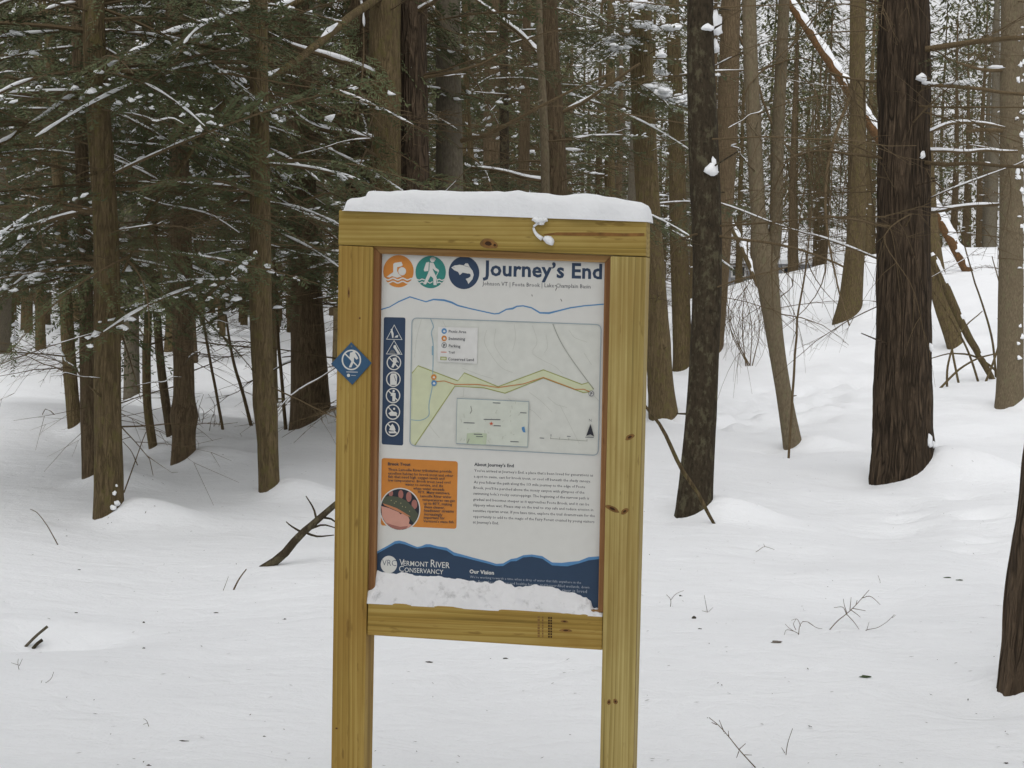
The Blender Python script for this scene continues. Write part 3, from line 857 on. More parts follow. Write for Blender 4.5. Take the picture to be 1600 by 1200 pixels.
limb(23, 'limb', [(1412,130),(1370,128),(1320,122),(1290,110)], [0,0.4], [6,3], None, 0.3, 0, 22, 14)
limb(19, 'limb', [(1098,365),(1064,371)], [0,-0.2], [4,3], None, 0, 0, 23)
limb(19, 'limb', [(1100,366),(1150,374),(1225,384),(1275,398),(1318,418)], [0,-0.5], [5,4,3], None, 0.0, 0, 24, 4)
limb(20, 'limb', [(1140,30),(1170,90),(1205,190),(1245,250)], [0,-0.4], [5,3], None, 0.2, 0, 25, 8)
limb(25, 'limb', [(1582,110),(1530,108),(1480,92)], [0,-0.3], [6,4], None, 0.5, 0, 26)
limb(25, 'limb', [(1582,205),(1540,203),(1510,205)], [0,-0.3], [8,5], None, 0.1, 0, 27)
limb(22, 'limb', [(1340,120),(1300,230),(1290,330),(1310,450),(1345,560)], [0,-1.2], [6,5,3,2], None, 0.0, 0, 28, 26)

# green boughs weighed down with snow beside the dark trunk past the sign
for (ti, spots) in ((17, [(1012,38,15),(985,62,10),(1018,12,11),(992,5,13),(960,75,10),(1022,138,15),(1038,148,12),(955,60,9),(965,130,7)]), (18, [(1062,155,15),(1048,45,10),(1078,160,9),(1024,92,9),(1034,112,9),(1060,165,10),(1100,22,8)])):
    root, cen, rat, base, d = TREE_OBJ[ti]
    rg = np.random.default_rng(50 + ti)
    for (px, py, r0) in spots:
        dd = d - rg.uniform(0.3, 0.9)
        p = at(px, py, dd) - base
        c = cen(p[2] + 0.12); v_ = p - c
        a = math.atan2(v_[1], v_[0]); L = np.linalg.norm(v_[:2])
        bo = put(BOUGHS[4][0], 'bough', root, c, (rg.normal(0, 0.2), 0.15, a), max(0.45, L / 1.2), 'stuff')
        put(BOUGHS[4][1], 'bough_snow', bo, kind='stuff')
        sm = MB()
        for _ in range(6):
            r_ = r0 / F * dd * rg.uniform(0.35, 0.7)
            blob(sm, p + rg.normal(0, 0.7, 3) * [1, 1, 0.35] * r0 / F * dd, (r_ * 1.3, r_ * 1.2, r_ * 0.75), 0, rg.uniform(0, 99), 0.6)
        sm.build('snow_clump', SNOWC, root, True, 'stuff')

# snow caught on limbs of the great trunk
root, cen, rat, base, d = TREE_OBJ[23]
sm = MB()
for (px, py, rx, rz, e) in ((1440,124,8,8,-0.25),(1450,131,16,4,-0.15),(1500,131,22,6,-0.2),(1515,128,9,6,-0.2),(1555,105,14,4,-0.3)):
    blob(sm, at(px, py, d + e) - base, (rx / F * d, 0.05, rz / F * d), 0, px * 0.1, 0.5)
sm.build('snow_clump', SNOWC, root, True, 'stuff')

# ------------------------------------------------------------------ slender saplings and leaning dead trees
def stem(name, label, pix, widths, depth=None, mat=None, snow=0.0, cat='sapling', group=None, seg=8, d_end=0.0, seed=0):
    p, d = hit(*pix[0], ground)
    if depth: d = depth
    n = len(pix)
    P = np.array([at(px, py, d + d_end * i / (n - 1)) for i, (px, py) in enumerate(pix)])
    P[0] = p if not depth else P[0]
    base = P[0].copy()
    P[0] = P[0] - (P[1] - P[0]) / np.linalg.norm(P[1] - P[0]) * 0.12
    L = np.linalg.norm(np.diff(P, axis=0), axis=1).sum()
    m = max(10, int(L / 0.08))
    S = smooth_path(P, m) - base
    S += 0.006 * np.stack([vnoise(np.arange(m) * 0.5 + seed, 3.5 + k, 0) for k in range(3)], -1)
    rd = np.interp(np.linspace(0, 1, m), np.linspace(0, 1, len(widths)), widths) / F * d / 2
    root = empty(name, base, label, cat, group)
    MB().tube(S, rd, seg).build('stem', mat or TWIG, root, True)
    if snow:
        sm = MB(); snow_strip(sm, S, rd, np.random.default_rng(seed + 5), snow, 0.8)
        if sm.n: sm.build('snow_strip', SNOWC, root, True, 'stuff')
    return root, S, rd, base, d

stem('sapling', 'thin bare pole leaning beside the bulging trunk', [(348,671),(335,600),(322,527),(312,440),(300,330)], [5,4,3], cat='sapling', seed=1)
stem('sapling', 'thin leaning pole in the snow next to the trunk with a swollen bend', [(392,665),(378,610),(364,562),(350,470)], [6,5,3], seed=2)
stem('sapling', 'straight thin dark pole between the swollen-bend trunk and the flared trunk', [(446,671),(440,590),(434,513),(428,380)], [6,5,4], seed=3)
stem('sapling', 'very slender whip standing in front of the forked trunk', [(1232,716),(1240,600),(1246,500),(1259,417),(1268,320)], [4,4,3,2], seed=4)
stem('fallen_tree', 'long broken tree with orange split wood and snow along it, leaning behind the great trunk', [(1512,424),(1454,318),(1381,225),(1311,118),(1232,0),(1190,-70)], [16,17,17,16,13,10], None, ORANGEWOOD, 0.92, 'fallen tree', seg=10, seed=5)
stem('fallen_tree', 'short snow-topped log leaning beside the forked trunk on the rise', [(1186,446),(1160,388),(1132,330),(1118,300)], [10,10,8], None, BARK['brown'], 0.95, 'fallen tree', seed=6)
stem('fallen_branch', 'thick fallen limb sloping down behind the great trunk with snow on top', [(1551,592),(1530,555),(1508,515),(1480,455),(1456,400)], [9,11,13,14,14], None, BARK['brown'], 0.6, 'branch', seed=7)
for q, pix in enumerate([[(1498,598),(1488,550),(1478,480),(1462,410)], [(1528,596),(1512,548),(1482,492),(1458,455)], [(1556,590),(1548,520),(1520,430),(1492,330)], [(1470,606),(1500,576),(1540,556),(1590,548)],
                         [(1566,588),(1530,560),(1490,552),(1455,560)], [(1540,596),(1560,540),(1566,470),(1550,400)], [(1480,604),(1482,566),(1500,520),(1535,486)]]):
    stem('fallen_branch', 'thin bare stick in the brush heap behind the great trunk', pix, [4,3.5,2.5,1.5], None, BARK['brown'], 0.1, 'branch', 'sticks in the brush heap', seed=20 + q)
stem('fallen_branch', 'bare stick slanting from behind the plain post down to the lichen trunk', [(1116,818),(1092,775),(1062,725),(1035,670),(1005,630)], [4,6,6.5,6,4], None, BARK['brown'], 0.2, 'branch', seed=9)
fr, S, rd, fb, fd = stem('fallen_branch', 'thick dark broken branch sticking out of the snow beside the diamond-marked post', [(416,884),(440,868),(470,835),(500,808),(545,770)], [13,14,12,10,8], None, BARK['lichen'], 0.0, 'branch', seed=10)
for pix in ([(473,833),(455,822),(447,815)], [(485,826),(505,820),(525,825)], [(495,815),(490,795),(478,775)], [(500,808),(520,812),(535,830)], [(478,832),(495,838),(522,836)]):
    P = np.array([at(px, py, fd) for (px, py) in pix]) - fb
    MB().tube(smooth_path(P, 6), np.linspace(0.008, 0.003, 6), 5).build('twig', BARK['lichen'], fr)

# ------------------------------------------------------------------ the woods behind
KIND_LABEL = ['mid-sized brown conifer deep in the woods', 'tall reddish-brown conifer deep in the woods', 'slim conifer with low green boughs deep in the woods',
              'tall pale grey conifer deep in the woods', 'small thin young conifer deep in the woods', 'narrow dark reddish conifer deep in the woods']
def far_copy(x, y, k, sc, rz):
    z = float(ground(x, y)) - 0.02
    root = empty('conifer_tree', (x, y, z), KIND_LABEL[k], 'tree', KIND_LABEL[k] + ' group')
    for me, n_, kd in zip(FAR[k], ('trunk', 'branches', 'crown', 'branch_snow'), (None, 'stuff', 'stuff', 'stuff')):
        put(me, n_, root, (0, 0, 0), (0, 0, rz), sc, kd)
for (x, y, k, sc, rz) in FARPOS: far_copy(x, y, k, sc, rz)

# unseen conifers added round the viewer's clearing to shade the near snow and sign
for (x, y) in ((-3.2, 1.0), (3.3, 0.8), (-1.5, -2.2), (1.6, -2.6), (-4.6, 4.6), (4.9, 5.0), (0.2, -5.0), (-4.4, -3.4), (4.4, -3.8), (-5.6, 2.4), (5.8, 2.8), (-2.6, -4.6), (2.8, -5.2)):
    z = float(ground(x, y)) - 0.02
    root = empty('conifer_tree', (x, y, z), 'tall unseen conifer added to shade the sign and the near snow', 'tree', 'added shade conifers round the clearing')
    a = rg.uniform(0, 6)
    for me, n_, kd in zip(SHADE_TREE, ('trunk', 'branches', 'crown', 'branch_snow'), (None, 'stuff', 'stuff', 'stuff')):
        put(me, n_, root, (0, 0, 0), (0, 0, a), 1.0, kd)

# the wood beyond, where single trees can no longer be told apart
dm = MB(); BV = []
for k in range(260):
    y = rg.uniform(92, 135); x = rg.uniform(-1, 1) * (0.33 * y + 4)
    if x > 0.07 * y and rg.random() < 0.25: continue
    z = float(base_h(x, y)); h = rg.uniform(17, 27)
    if x < 0.07 * y or rg.random() < 0.3: dm.tube(np.array([[x, y, z - 0.3], [x + rg.normal(0, 0.2), y, z + h * 0.5], [x, y, z + h]]), [rg.uniform(0.1, 0.22), 0.1, 0.02], 5, 0)
    m = 900; u = rg.uniform(0, 1, m) ** 0.8; a = rg.uniform(0, 6.283, m); r_ = 3.0 * (1 - u) ** 0.7 * np.sqrt(rg.uniform(0, 1, m))
    Cc = np.stack([x + r_ * np.cos(a), y + r_ * np.sin(a), z + 1.5 + u * (h - 1.5)], -1)
    D = np.stack([np.cos(a), np.sin(a), rg.normal(-0.4, 0.3, m)], -1) * rg.uniform(0.18, 0.5, (m, 1)); W = np.stack([-D[:, 1], D[:, 0], 0 * a], -1) * 0.2
    BV.append(np.stack([Cc, Cc + D * 0.5 + W, Cc + D, Cc + D * 0.5 - W], 1).reshape(-1, 3))
V = np.concatenate(BV); dm.add(V, np.arange(len(V)).reshape(-1, 4), None, 1)
tag(dm.build('distant_forest', [BARK['brown'], NEEDLE2]), 'dense far-off conifer forest closing the view', 'forest', kind='stuff')

# ------------------------------------------------------------------ the trailhead sign
YAW = R(10.3)
SX = np.array([math.cos(YAW), -math.sin(YAW), 0.0]); SY = np.array([math.sin(YAW), math.cos(YAW), 0.0]); SZ = np.array([0, 0, 1.0])
SO = at(770, 700, 4.58)
SO = SO - SZ * (SO[2] - float(ground(SO[0], SO[1])))          # foot of the sign, on the snow
def sp(px, py, off=0.0):
    """photo pixel -> sign coordinates on the plane `off` metres behind the posts' front face"""
    r = ray(px, py)
    t = ((SO - CAM) @ SY + off) / (r @ SY)
    q = CAM + r * t - SO
    return np.array([q @ SX, off, q @ SZ])

WOOD_L = m_wood('treated_wood_brown', (0.30, 0.195, 0.046), (0.40, 0.280, 0.080), 'Z', 1.3)
WOOD_R = m_wood('treated_wood_pale', (0.33, 0.250, 0.082), (0.46, 0.370, 0.145), 'Z', 5.1)
WOOD_T = m_wood('treated_wood_beam', (0.29, 0.203, 0.048), (0.41, 0.305, 0.095), 'X', 2.2)
WOOD_B = m_wood('treated_wood_rail', (0.31, 0.205, 0.046), (0.42, 0.305, 0.092), 'X', 7.7)
CEDAR = m_wood('cedar_trim', (0.20, 0.098, 0.040), (0.31, 0.165, 0.07), 'Z', 3.3)
CEDARX = m_wood('cedar_trim_top', (0.27, 0.155, 0.058), (0.38, 0.24, 0.10), 'X', 4.3)
KNOT = m_flat('knot_wood', (0.19, 0.105, 0.034), 0.8, 0.3)
KNOTD = m_flat('knot_dark', (0.045, 0.022, 0.010), 0.9, 0.2)
STREAK = m_flat('resin_streak', (0.20, 0.095, 0.026), 0.8, 0.3)

sign = empty('trail_sign', SO, 'wooden trailhead sign with a printed map panel, its posts sunk in snow', 'sign')
sign.rotation_euler = (0, 0, -YAW)

def board(name, quad, y0, y1, mat, bev=0.003, parent=None):
    """quad: four (x, z) corners, anticlockwise from lower left, on the front; extruded from y0 back to y1, arrises eased"""
    bm = bmesh.new()
    f = [bm.verts.new((x, y0, z)) for (x, z) in quad]; b = [bm.verts.new((x, y1, z)) for (x, z) in quad]
    bm.faces.new(f); bm.faces.new(b[::-1])
    for i in range(4):
        j = (i + 1) % 4
        bm.faces.new((f[j], f[i], b[i], b[j]))
    bmesh.ops.recalc_face_normals(bm, faces=bm.faces)
    bmesh.ops.bevel(bm, geom=list(bm.edges), offset=bev, segments=2, affect='EDGES', profile=0.6)
    me = bpy.data.meshes.new(name); bm.to_mesh(me); bm.free()
    me.materials.append(mat)
    o = bpy.data.objects.new(name, me); COL.objects.link(o); o.parent = parent or sign
    return o
def xz(px, py, off=0.0):
    q = sp(px, py, off); return (q[0], q[2])
def ext(a, b, z):
    """continue the line a -> b to height z"""
    t = (z - a[1]) / (b[1] - a[1]); return (a[0] + (b[0] - a[0]) * t, z)
D4 = 0.089
ltl, ltr, lbl, lbr = xz(528.8, 383.2), xz(582.6, 385.4), xz(518.0, 1140), xz(569.3, 1140)
rtl, rtr, rbl, rbr = xz(953.9, 400.2), xz(1009.7, 401.6), xz(938.3, 1140), xz(991.0, 1140)
post_l = board('post', [ext(ltl, lbl, -0.45), ext(ltr, lbr, -0.45), ltr, ltl], 0, D4, WOOD_L)
post_r = board('post', [ext(rtl, rbl, -0.45), ext(rtr, rbr, -0.45), rtr, rtl], 0, D4, WOOD_R)
beam = board('beam', [xz(528.4, 382.4), xz(1009.4, 400.6), xz(1009.9, 345.6), xz(529.6, 328.0)], -0.001, D4, WOOD_T)
rail = board('rail', [xz(573.4, 992.2, .004), xz(940.9, 1016.0, .004), xz(941.6, 961.2, .004), xz(575.0, 940.2, .004)], 0.004, D4 - .002, WOOD_B)
PY = 0.028
# mitred cedar stops round the panel
T0, T1 = 0.011, 0.040
board('trim', [xz(575.0, 946, T0), xz(585.5, 946, T0), xz(594.6, 396.5, T0), xz(582.2, 384.2, T0)], T0, T1, CEDAR, 0.002)
board('trim', [xz(934.4, 957, T0), xz(942.6, 957, T0), xz(955.8, 399.4, T0), xz(944.6, 410.8, T0)], T0, T1, CEDAR, 0.002)
board('trim', [xz(594.6, 396.3, T0), xz(944.6, 410.4, T0), xz(955.8, 399.6, T0), xz(582.2, 384.4, T0)], T0 + .0005, T1, CEDARX, 0.002)
board('trim', [xz(573.8, 958, T0), xz(941.2, 967, T0), xz(937.0, 953.5, T0), xz(585.5, 936.5, T0)], T0 + .0005, T1, CEDARX, 0.002)

PC = {}
def pm(name, c, rough=0.42, var=0.04):
    if name not in PC: PC[name] = m_flat('print_' + name, c, rough, var)
    return PC[name]
WHITE = pm('white', (0.63, 0.63, 0.60), 0.42, 0.015)
NAVY = pm('navy', (0.026, 0.050, 0.098)); TEAL = pm('teal', (0.030, 0.215, 0.185)); ORANGE = pm('orange', (0.56, 0.215, 0.038))
BLUE = pm('river_blue', (0.085, 0.23, 0.44)); DARK = pm('ink', (0.045, 0.05, 0.06)); GREYT = pm('grey_ink', (0.13, 0.14, 0.15))
MAPC = pm('map_grey', (0.595, 0.605, 0.560)); LEG = pm('legend', (0.66, 0.66, 0.64)); GREEN = pm('pale_green', (0.56, 0.59, 0.40))
OLIVE = pm('olive', (0.30, 0.33, 0.10)); TRAILC = pm('trail', (0.50, 0.20, 0.06)); FRAME = pm('map_frame', (0.27, 0.34, 0.39))
FAINT = pm('contour', (0.47, 0.48, 0.43)); ROAD = pm('road', (0.30, 0.31, 0.27)); CREEK = pm('creek', (0.22, 0.36, 0.45)); RED = pm('red', (0.55, 0.12, 0.06))
BAND = pm('band_blue', (0.024, 0.050, 0.096)); FLESH = pm('flesh', (0.56, 0.29, 0.225)); FLESHD = pm('flesh_shade', (0.33, 0.135, 0.11))
FISHC = pm('fish_olive', (0.075, 0.085, 0.055)); FISHB = pm('fish_belly', (0.46, 0.19, 0.09)); BLACK = pm('deep', (0.022, 0.024, 0.032))
MARK = pm('marker_blue', (0.030, 0.085, 0.165)); PALEBL = pm('inset_green', (0.57, 0.60, 0.53))

panel = board('panel', [xz(571, 966, PY), xz(940, 972, PY), xz(950, 404, PY), xz(588, 388, PY)], PY, PY + 0.006, WHITE, 0.0008)

class Print:
    """flat ink on the panel; shapes drawn in photo pixels and laid on the plane"""
    def __init__(self, off=PY):
        self.mb, self.mats, self.k, self.off = MB(), [], 1, off
    def lay(self, pts, mat):
        if mat not in self.mats: self.mats.append(mat)
        V = [sp(x, y, self.off - 0.00022 * self.k) for (x, y) in pts]
        return np.array(V), self.mats.index(mat)
    def poly(self, pts, mat, up=True):
        V, i = self.lay(pts, mat); self.mb.ngon(V, i)
        if up: self.k += 1
        return self
    def ell(self, c, r, mat, n=36, up=True, asp=0.94):
        return self.poly([(c[0] + asp * r * math.cos(a), c[1] + r * math.sin(a)) for a in np.arange(n) * 2 * math.pi / n], mat, up)
    def ring(self, c, r, w, mat, n=36, asp=0.94):
        return self.line([(c[0] + asp * r * math.cos(a), c[1] + r * math.sin(a)) for a in np.arange(n + 1) * 2 * math.pi / n], w, mat)
    def line(self, pts, w, mat, up=True):
        P = np.array(pts, float); T = np.gradient(P, axis=0)
        if np.allclose(P[0], P[-1]): T[0] = T[-1] = P[1] - P[-2]
        T /= np.linalg.norm(T, axis=1)[:, None] + 1e-9
        Nn = np.stack([-T[:, 1], T[:, 0]], -1) * (np.broadcast_to(np.asarray(w, float), (len(P),)) / 2)[:, None]
        V, i = self.lay(list(P + Nn) + list(P - Nn), mat); n = len(P)
        self.mb.add(V, [(k, k + 1, n + k + 1, n + k) for k in range(n - 1)], None, i)
        if up: self.k += 1
        return self
    def rrect(self, q, r, mat):
        q = [np.array(p, float) for p in q]; out = []
        for i in range(4):
            p, a, b = q[i], q[i - 1], q[(i + 1) % 4]
            da, db = (a - p) / np.linalg.norm(a - p), (b - p) / np.linalg.norm(b - p)
            for t in np.linspace(0, 1, 7):
                out.append(p + da * r * (1 - t) ** 2 + db * r * t ** 2)
        return self.poly(out, mat), out
    def build(self, name, parent, label=None):
        o = self.mb.build(name, self.mats, parent)
        if label: o['label'] = label
        return o

TEXTS = []
def text(pr, s, p0, p1, mat, bold=0.0, tall=1.0):
    TEXTS.append((pr, s, p0, p1, mat, bold, tall))
def set_texts():
    """all lettering: turn Blender's own font into flat meshes, fit each line between its two photo points"""
    objs = []
    for (pr, s, p0, p1, mat, bold, tall) in TEXTS:
        cu = bpy.data.curves.new('lettering', 'FONT'); cu.body = s; cu.size = 1.0; cu.resolution_u = 2 if len(s) < 20 else 1
        cu.offset = bold; cu.space_character = 1.0 + 1.2 * max(0, bold); cu.fill_mode = 'FRONT' if hasattr(cu, 'fill_mode') else 'BOTH'
        o = bpy.data.objects.new('lettering', cu); COL.objects.link(o); objs.append(o)
    bpy.context.view_layer.update()
    dg = bpy.context.evaluated_depsgraph_get()
    for o, (pr, s, p0, p1, mat, bold, tall) in zip(objs, TEXTS):
        me = bpy.data.meshes.new_from_object(o.evaluated_get(dg))
        V = np.zeros(len(me.vertices) * 3); me.vertices.foreach_get('co', V); V = V.reshape(-1, 3)
        me.calc_loop_triangles()
        T = np.zeros(len(me.loop_triangles) * 3, np.int32); me.loop_triangles.foreach_get('vertices', T)
        a, b = np.array(p0, float), np.array(p1, float)
        sc = np.linalg.norm(b - a) / (V[:, 0].max() - V[:, 0].min()); ex = (b - a) / np.linalg.norm(b - a); ey = np.array([0.018, -1.0])
        P = a + ex * ((V[:, 0] - V[:, 0].min()) * sc)[:, None] + ey * (V[:, 1] * sc * tall)[:, None]
        W, i = pr.lay([tuple(p) for p in P], mat)
        pr.mb.add(W, None, T.reshape(-1, 3), i)
        bpy.data.meshes.remove(me)
    for o in objs:
        cu = o.data; bpy.data.objects.remove(o); bpy.data.curves.remove(cu)

def zoomer(x0, y0, s): return lambda pts: [(x0 + x / s, y0 + y / s) for (x, y) in pts]
ZA, ZB, ZC, ZD, ZE = zoomer(515, 280, 6.154), zoomer(580, 380, 4.2105), zoomer(580, 480, 4.2105), zoomer(585, 480, 8), zoomer(585, 700, 8)
ZT, ZV = zoomer(730, 710, 7.273), zoomer(585, 600, 8)

# three round emblems
pr = Print(); pr.ell((622.6, 423.8), 25.3, ORANGE)
pr.poly(ZA([(548,938),(612,893),(612,815),(626,804),(690,795),(704,826),(690,838),(650,846),(648,880),(662,908),(692,936),(650,948),(600,932),(575,945)]), WHITE)
pr.ell(ZA([(698, 885)])[0], 6.4, WHITE)
for dy in (0, 30): pr.line(ZA([(524 + 8 * abs(dy) / 15, 948 + dy)] + [(540 + 14 * q, 960 + dy + 9 * math.sin(q * 0.95)) for q in range(18)] + [(798, 955 + dy)]), 2.1, WHITE)
pr.build('swimmer_emblem', panel, 'orange disc with a white swimmer above waves')
pr = Print(); pr.ell((672.9, 425.1), 25.3, TEAL)
pr.ell(ZA([(990, 775)])[0], 4.0, WHITE, up=False); pr.poly(ZA([(962,768),(985,748),(1012,755),(1022,775),(1000,772)]), WHITE)
pr.poly(ZA([(905,872),(928,802),(956,794),(950,882),(914,887)]), WHITE)
pr.poly(ZA([(962,800),(1000,806),(1020,850),(1052,874),(1046,892),(1016,880),(992,858),(990,882),(958,886)]), WHITE)
pr.poly(ZA([(956,880),(992,868),(1022,930),(1030,1018),(1000,1018),(996,952),(972,930),(926,1012),(900,1010),(936,930)]), WHITE)
pr.line(ZA([(1050, 880), (1022, 936), (1042, 1000)]), 1.0, WHITE)
for dy in (0, 28):
    pr.line(ZA([(838 + dy * .4, 962 + dy), (862, 972 + dy), (888, 960 + dy), (915, 968 + dy)]), 1.8, WHITE)
    pr.line(ZA([(1032, 970 + dy), (1055, 962 + dy), (1080, 974 + dy), (1108 - dy * .4, 962 + dy)]), 1.8, WHITE)
pr.line(ZA([(940, 985), (965, 1000), (990, 985)]), 1.6, WHITE)
pr.build('hiker_emblem', panel, 'teal disc with a white hiker carrying a backpack')
pr = Print(); pr.ell((724.9, 426.2), 25.6, NAVY)
pr.poly(ZA([(1170,850),(1200,830),(1250,822),(1290,828),(1308,808),(1330,810),(1346,842),(1375,880),(1386,920),(1374,962),(1334,1008),(1326,985),(1308,958),(1334,950),(1354,936),(1352,916),(1320,906),(1280,898),(1252,922),(1236,892),(1200,876)]), WHITE)
pr.line(ZA([(1288, 830), (1345, 846)]), 0.5, NAVY); pr.ell(ZA([(1338, 925)])[0], 3.0, NAVY); pr.ell(ZA([(1196, 846)])[0], 0.7, NAVY)
pr.build('fish_emblem', panel, 'navy disc with a white leaping trout')

pr = Print(); text(pr, "Journey\u2019s End", (754.2, 430.0), (940.6, 435.6), NAVY, 0.028, 1.02); P_title = pr
pr = Print(); text(pr, "Johnson VT | Foote Brook | Lake Champlain Basin", (753.6, 445.8), (922.8, 450.8), DARK, 0.004, 1.1); P_sub = pr
pr = Print(); pr.line(ZB([(62,437),(120,420),(180,385),(255,353),(310,370),(360,385),(410,370),(480,375),(530,390),(570,410),(650,430),(740,450),(810,465),(840,462),(890,435),(930,430),(960,415),(1000,412),(1055,425),(1110,458),(1170,460),(1230,445),(1310,425),(1400,412),(1530,401)]), [2.0,1.6,2.0,2.2,1.8,2.0,2.4,3.0,3.0,2.4,1.9,1.9,2.0,2.2,2.2,3.0,2.2,2.0,2.2,2.6,3.0,2.4,2.2,2.0,2.0], BLUE)
pr.build('river_line', panel)
pr = Print()
for (x, y, dx, dy) in ((831,460,.6,3),(876,467,2,4),(870,449,-2,5),(867,446,3,1.5)): pr.line([(x, y), (x + dx, y + dy)], 1.0, LITTER, False)
pr.build('needle_flecks', panel)['kind'] = 'stuff'

# the bar of warning pictograms
def slash(pr, c, r): pr.line([(c[0] - r * .66, c[1] - r * .7), (c[0] + r * .66, c[1] + r * .7)], 1.7, WHITE)
pr = Print(); pr.rrect([(599.8, 495.4), (633.6, 496.2), (629.9, 696.2), (596.3, 694.2)], 3.5, NAVY)
for (ap, bl, br) in (((248,222),(152,400),(345,405)), ((246,416),(150,584),(345,590))):
    q = ZD([ap, bl, br]); pr.line([q[0], q[1], q[2], q[0]], 1.7, WHITE)
pr.poly(ZD([(205,300),(225,290),(240,330),(238,382),(222,382),(215,340)]), WHITE, False); pr.ell(ZD([(216, 282)])[0], 1.6, WHITE, 12, False); pr.poly(ZD([(250,378),(270,355),(300,348),(290,380)]), WHITE)
pr.poly(ZD([(240,480),(262,470),(285,520),(325,582),(290,582),(262,535),(238,505)]), WHITE, False); pr.poly(ZD([(190,560),(215,530),(245,540),(265,582),(185,582)]), GREYT)
for k, (cx, cy) in enumerate(ZD([(244,692),(237,900),(233,1105)]) + ZV([(231,350),(225,560)])):
    pr.ring((cx, cy), 11.2, 1.7, WHITE)
    if k == 0:
        pr.poly([(cx-2,cy-7),(cx+4,cy-8),(cx+5,cy-2),(cx+2,cy+3),(cx-1,cy+8),(cx-4,cy+7),(cx-1,cy)], WHITE, False); pr.line([(cx+4,cy-4),(cx+7,cy)], 1.2, WHITE); slash(pr, (cx,cy), 11)
    elif k == 1:
        pr.poly([(cx-5,cy-5),(cx-3,cy-9),(cx+4,cy-9),(cx+6,cy-4),(cx+5,cy+9),(cx-5,cy+9)], WHITE); pr.line([(cx+1,cy-6),(cx+4,cy+3)], 0.8, NAVY)
    elif k == 2:
        pr.ell((cx+1,cy-7), 2, WHITE, 12, False); pr.poly([(cx-2,cy-5),(cx+4,cy-4),(cx+4,cy+3),(cx+3,cy+9),(cx-1,cy+9),(cx-1,cy+1),(cx-4,cy)], WHITE); slash(pr, (cx,cy), 11)
    elif k == 3:
        pr.poly([(cx-7,cy+2),(cx-3,cy-1),(cx+5,cy),(cx+7,cy+3),(cx+4,cy+6),(cx-4,cy+6)], WHITE, False); pr.ell((cx+2,cy-5), 1.8, WHITE, 12); slash(pr, (cx,cy), 11)
    else:
        pr.poly([(cx-5,cy+2),(cx-3,cy-4),(cx,cy-8),(cx+3,cy-4),(cx+5,cy+2),(cx,cy+3)], WHITE, False); pr.poly([(cx-6,cy+4),(cx+6,cy+4),(cx+5,cy+7),(cx-5,cy+7)], WHITE); slash(pr, (cx,cy), 11)
pr.build('pictogram_bar', panel, 'navy strip of white warning and prohibition pictograms')

# the map
pr = Print(); _, outl = pr.rrect([(643.6, 496.6), (939.4, 507.2), (934.6, 711.6), (640.2, 696.4)], 9, MAPC)
rc = np.random.default_rng(5)
for pts in ([(330,80),(300,200),(285,330)], [(470,90),(500,140),(560,170),(620,200)], [(760,150),(745,230),(800,330),(860,400),(930,430)], [(820,140),(810,240),(860,330),(900,370)], [(1060,120),(1085,190),(1090,240),(1060,300),(1130,350),(1210,390),(1260,440)], [(940,110),(950,200),(930,290)], [(1150,180),(1160,260),(1140,300)], [(610,535),(605,590)], [(900,600),(980,650),(1060,680),(1120,740)], [(1160,590),(1220,640),(1290,660)], [(1240,640),(1300,760),(1370,900)], [(330,700),(400,800),(450,860)], [(1300,150),(1340,200),(1420,230)], [(1400,300),(1450,380)], [(600,400),(700,440),(800,470)], [(1040,560),(1120,620),(1190,690)]):
    pr.line(smooth_path(ZC(pts), 14), 0.6, FAINT, False)
pr.k += 1
cons = [(268,435),(308,385),(570,485),(612,432),(835,523),(1132,412),(1385,508),(1430,495),(1464,540),(1440,556),(1395,562),(1132,466),(880,566),(740,530),(550,520),(287,908),(266,896),(258,868)]
pr.poly(ZC(cons), GREEN); pr.line(ZC(cons[:9]), 1.5, OLIVE, False); pr.line(ZC(cons[9:16]), 1.5, OLIVE)
pr.line(smooth_path(ZC([(390,75),(410,130),(395,165),(408,250),(405,430),(402,520),(380,640),(380,710),(340,740),(300,745),(262,740)]), 40), 1.2, CREEK)
pr.line(ZC([(403, 255), (403, 315)]), 2.0, CREEK)
pr.line(smooth_path(ZC([(1195,110),(1240,215),(1310,330),(1430,495),(1462,540)]), 14), 1.0, ROAD)
pr.line(ZC([(1460,575),(1500,620)]), 0.7, FAINT)
pr.line(ZC([(418,490),(480,485),(550,508),(700,508),(835,528),(1000,505),(1132,462),(1340,540),(1400,540),(1440,558)]), 1.3, TRAILC)
pr.line(list(outl) + [outl[0]], 1.2, FRAME)
pr.poly(ZC([(440,130),(702,136),(696,372),(436,358)]), LEG)
for (c, m_) in (((480,157), BLUE), ((480,205), ORANGE), ((480,250), GREYT), ((412,460), ORANGE), ((413,500), BLUE), ((1448,568), GREYT)):
    q = ZC([c])[0]; pr.ell(q, 4.5, m_, 20, False)
pr.k += 1
for c in ((480,157),(480,205),(412,460),(413,500)): q = ZC([c])[0]; pr.poly([(q[0]-2,q[1]+1.6),(q[0]-1,q[1]-1.4),(q[0]+1.4,q[1]-1.2),(q[0]+2.2,q[1]+1.8)], WHITE, False)
for c in ((480,250),(1448,568)): q = ZC([c])[0]; pr.ell(q, 3.5, LEG, 20, False); text(pr, 'P', (q[0]-1.5, q[1]+2.6), (q[0]+1.8, q[1]+2.7), DARK, 0.03)
pr.line(ZC([(458,295),(496,296)]), 1.2, RED); pr.poly(ZC([(455,325),(497,327),(496,349),(454,347)]), OLIVE); pr.poly(ZC([(461,331),(490,332),(490,344),(460,343)]), GREEN)
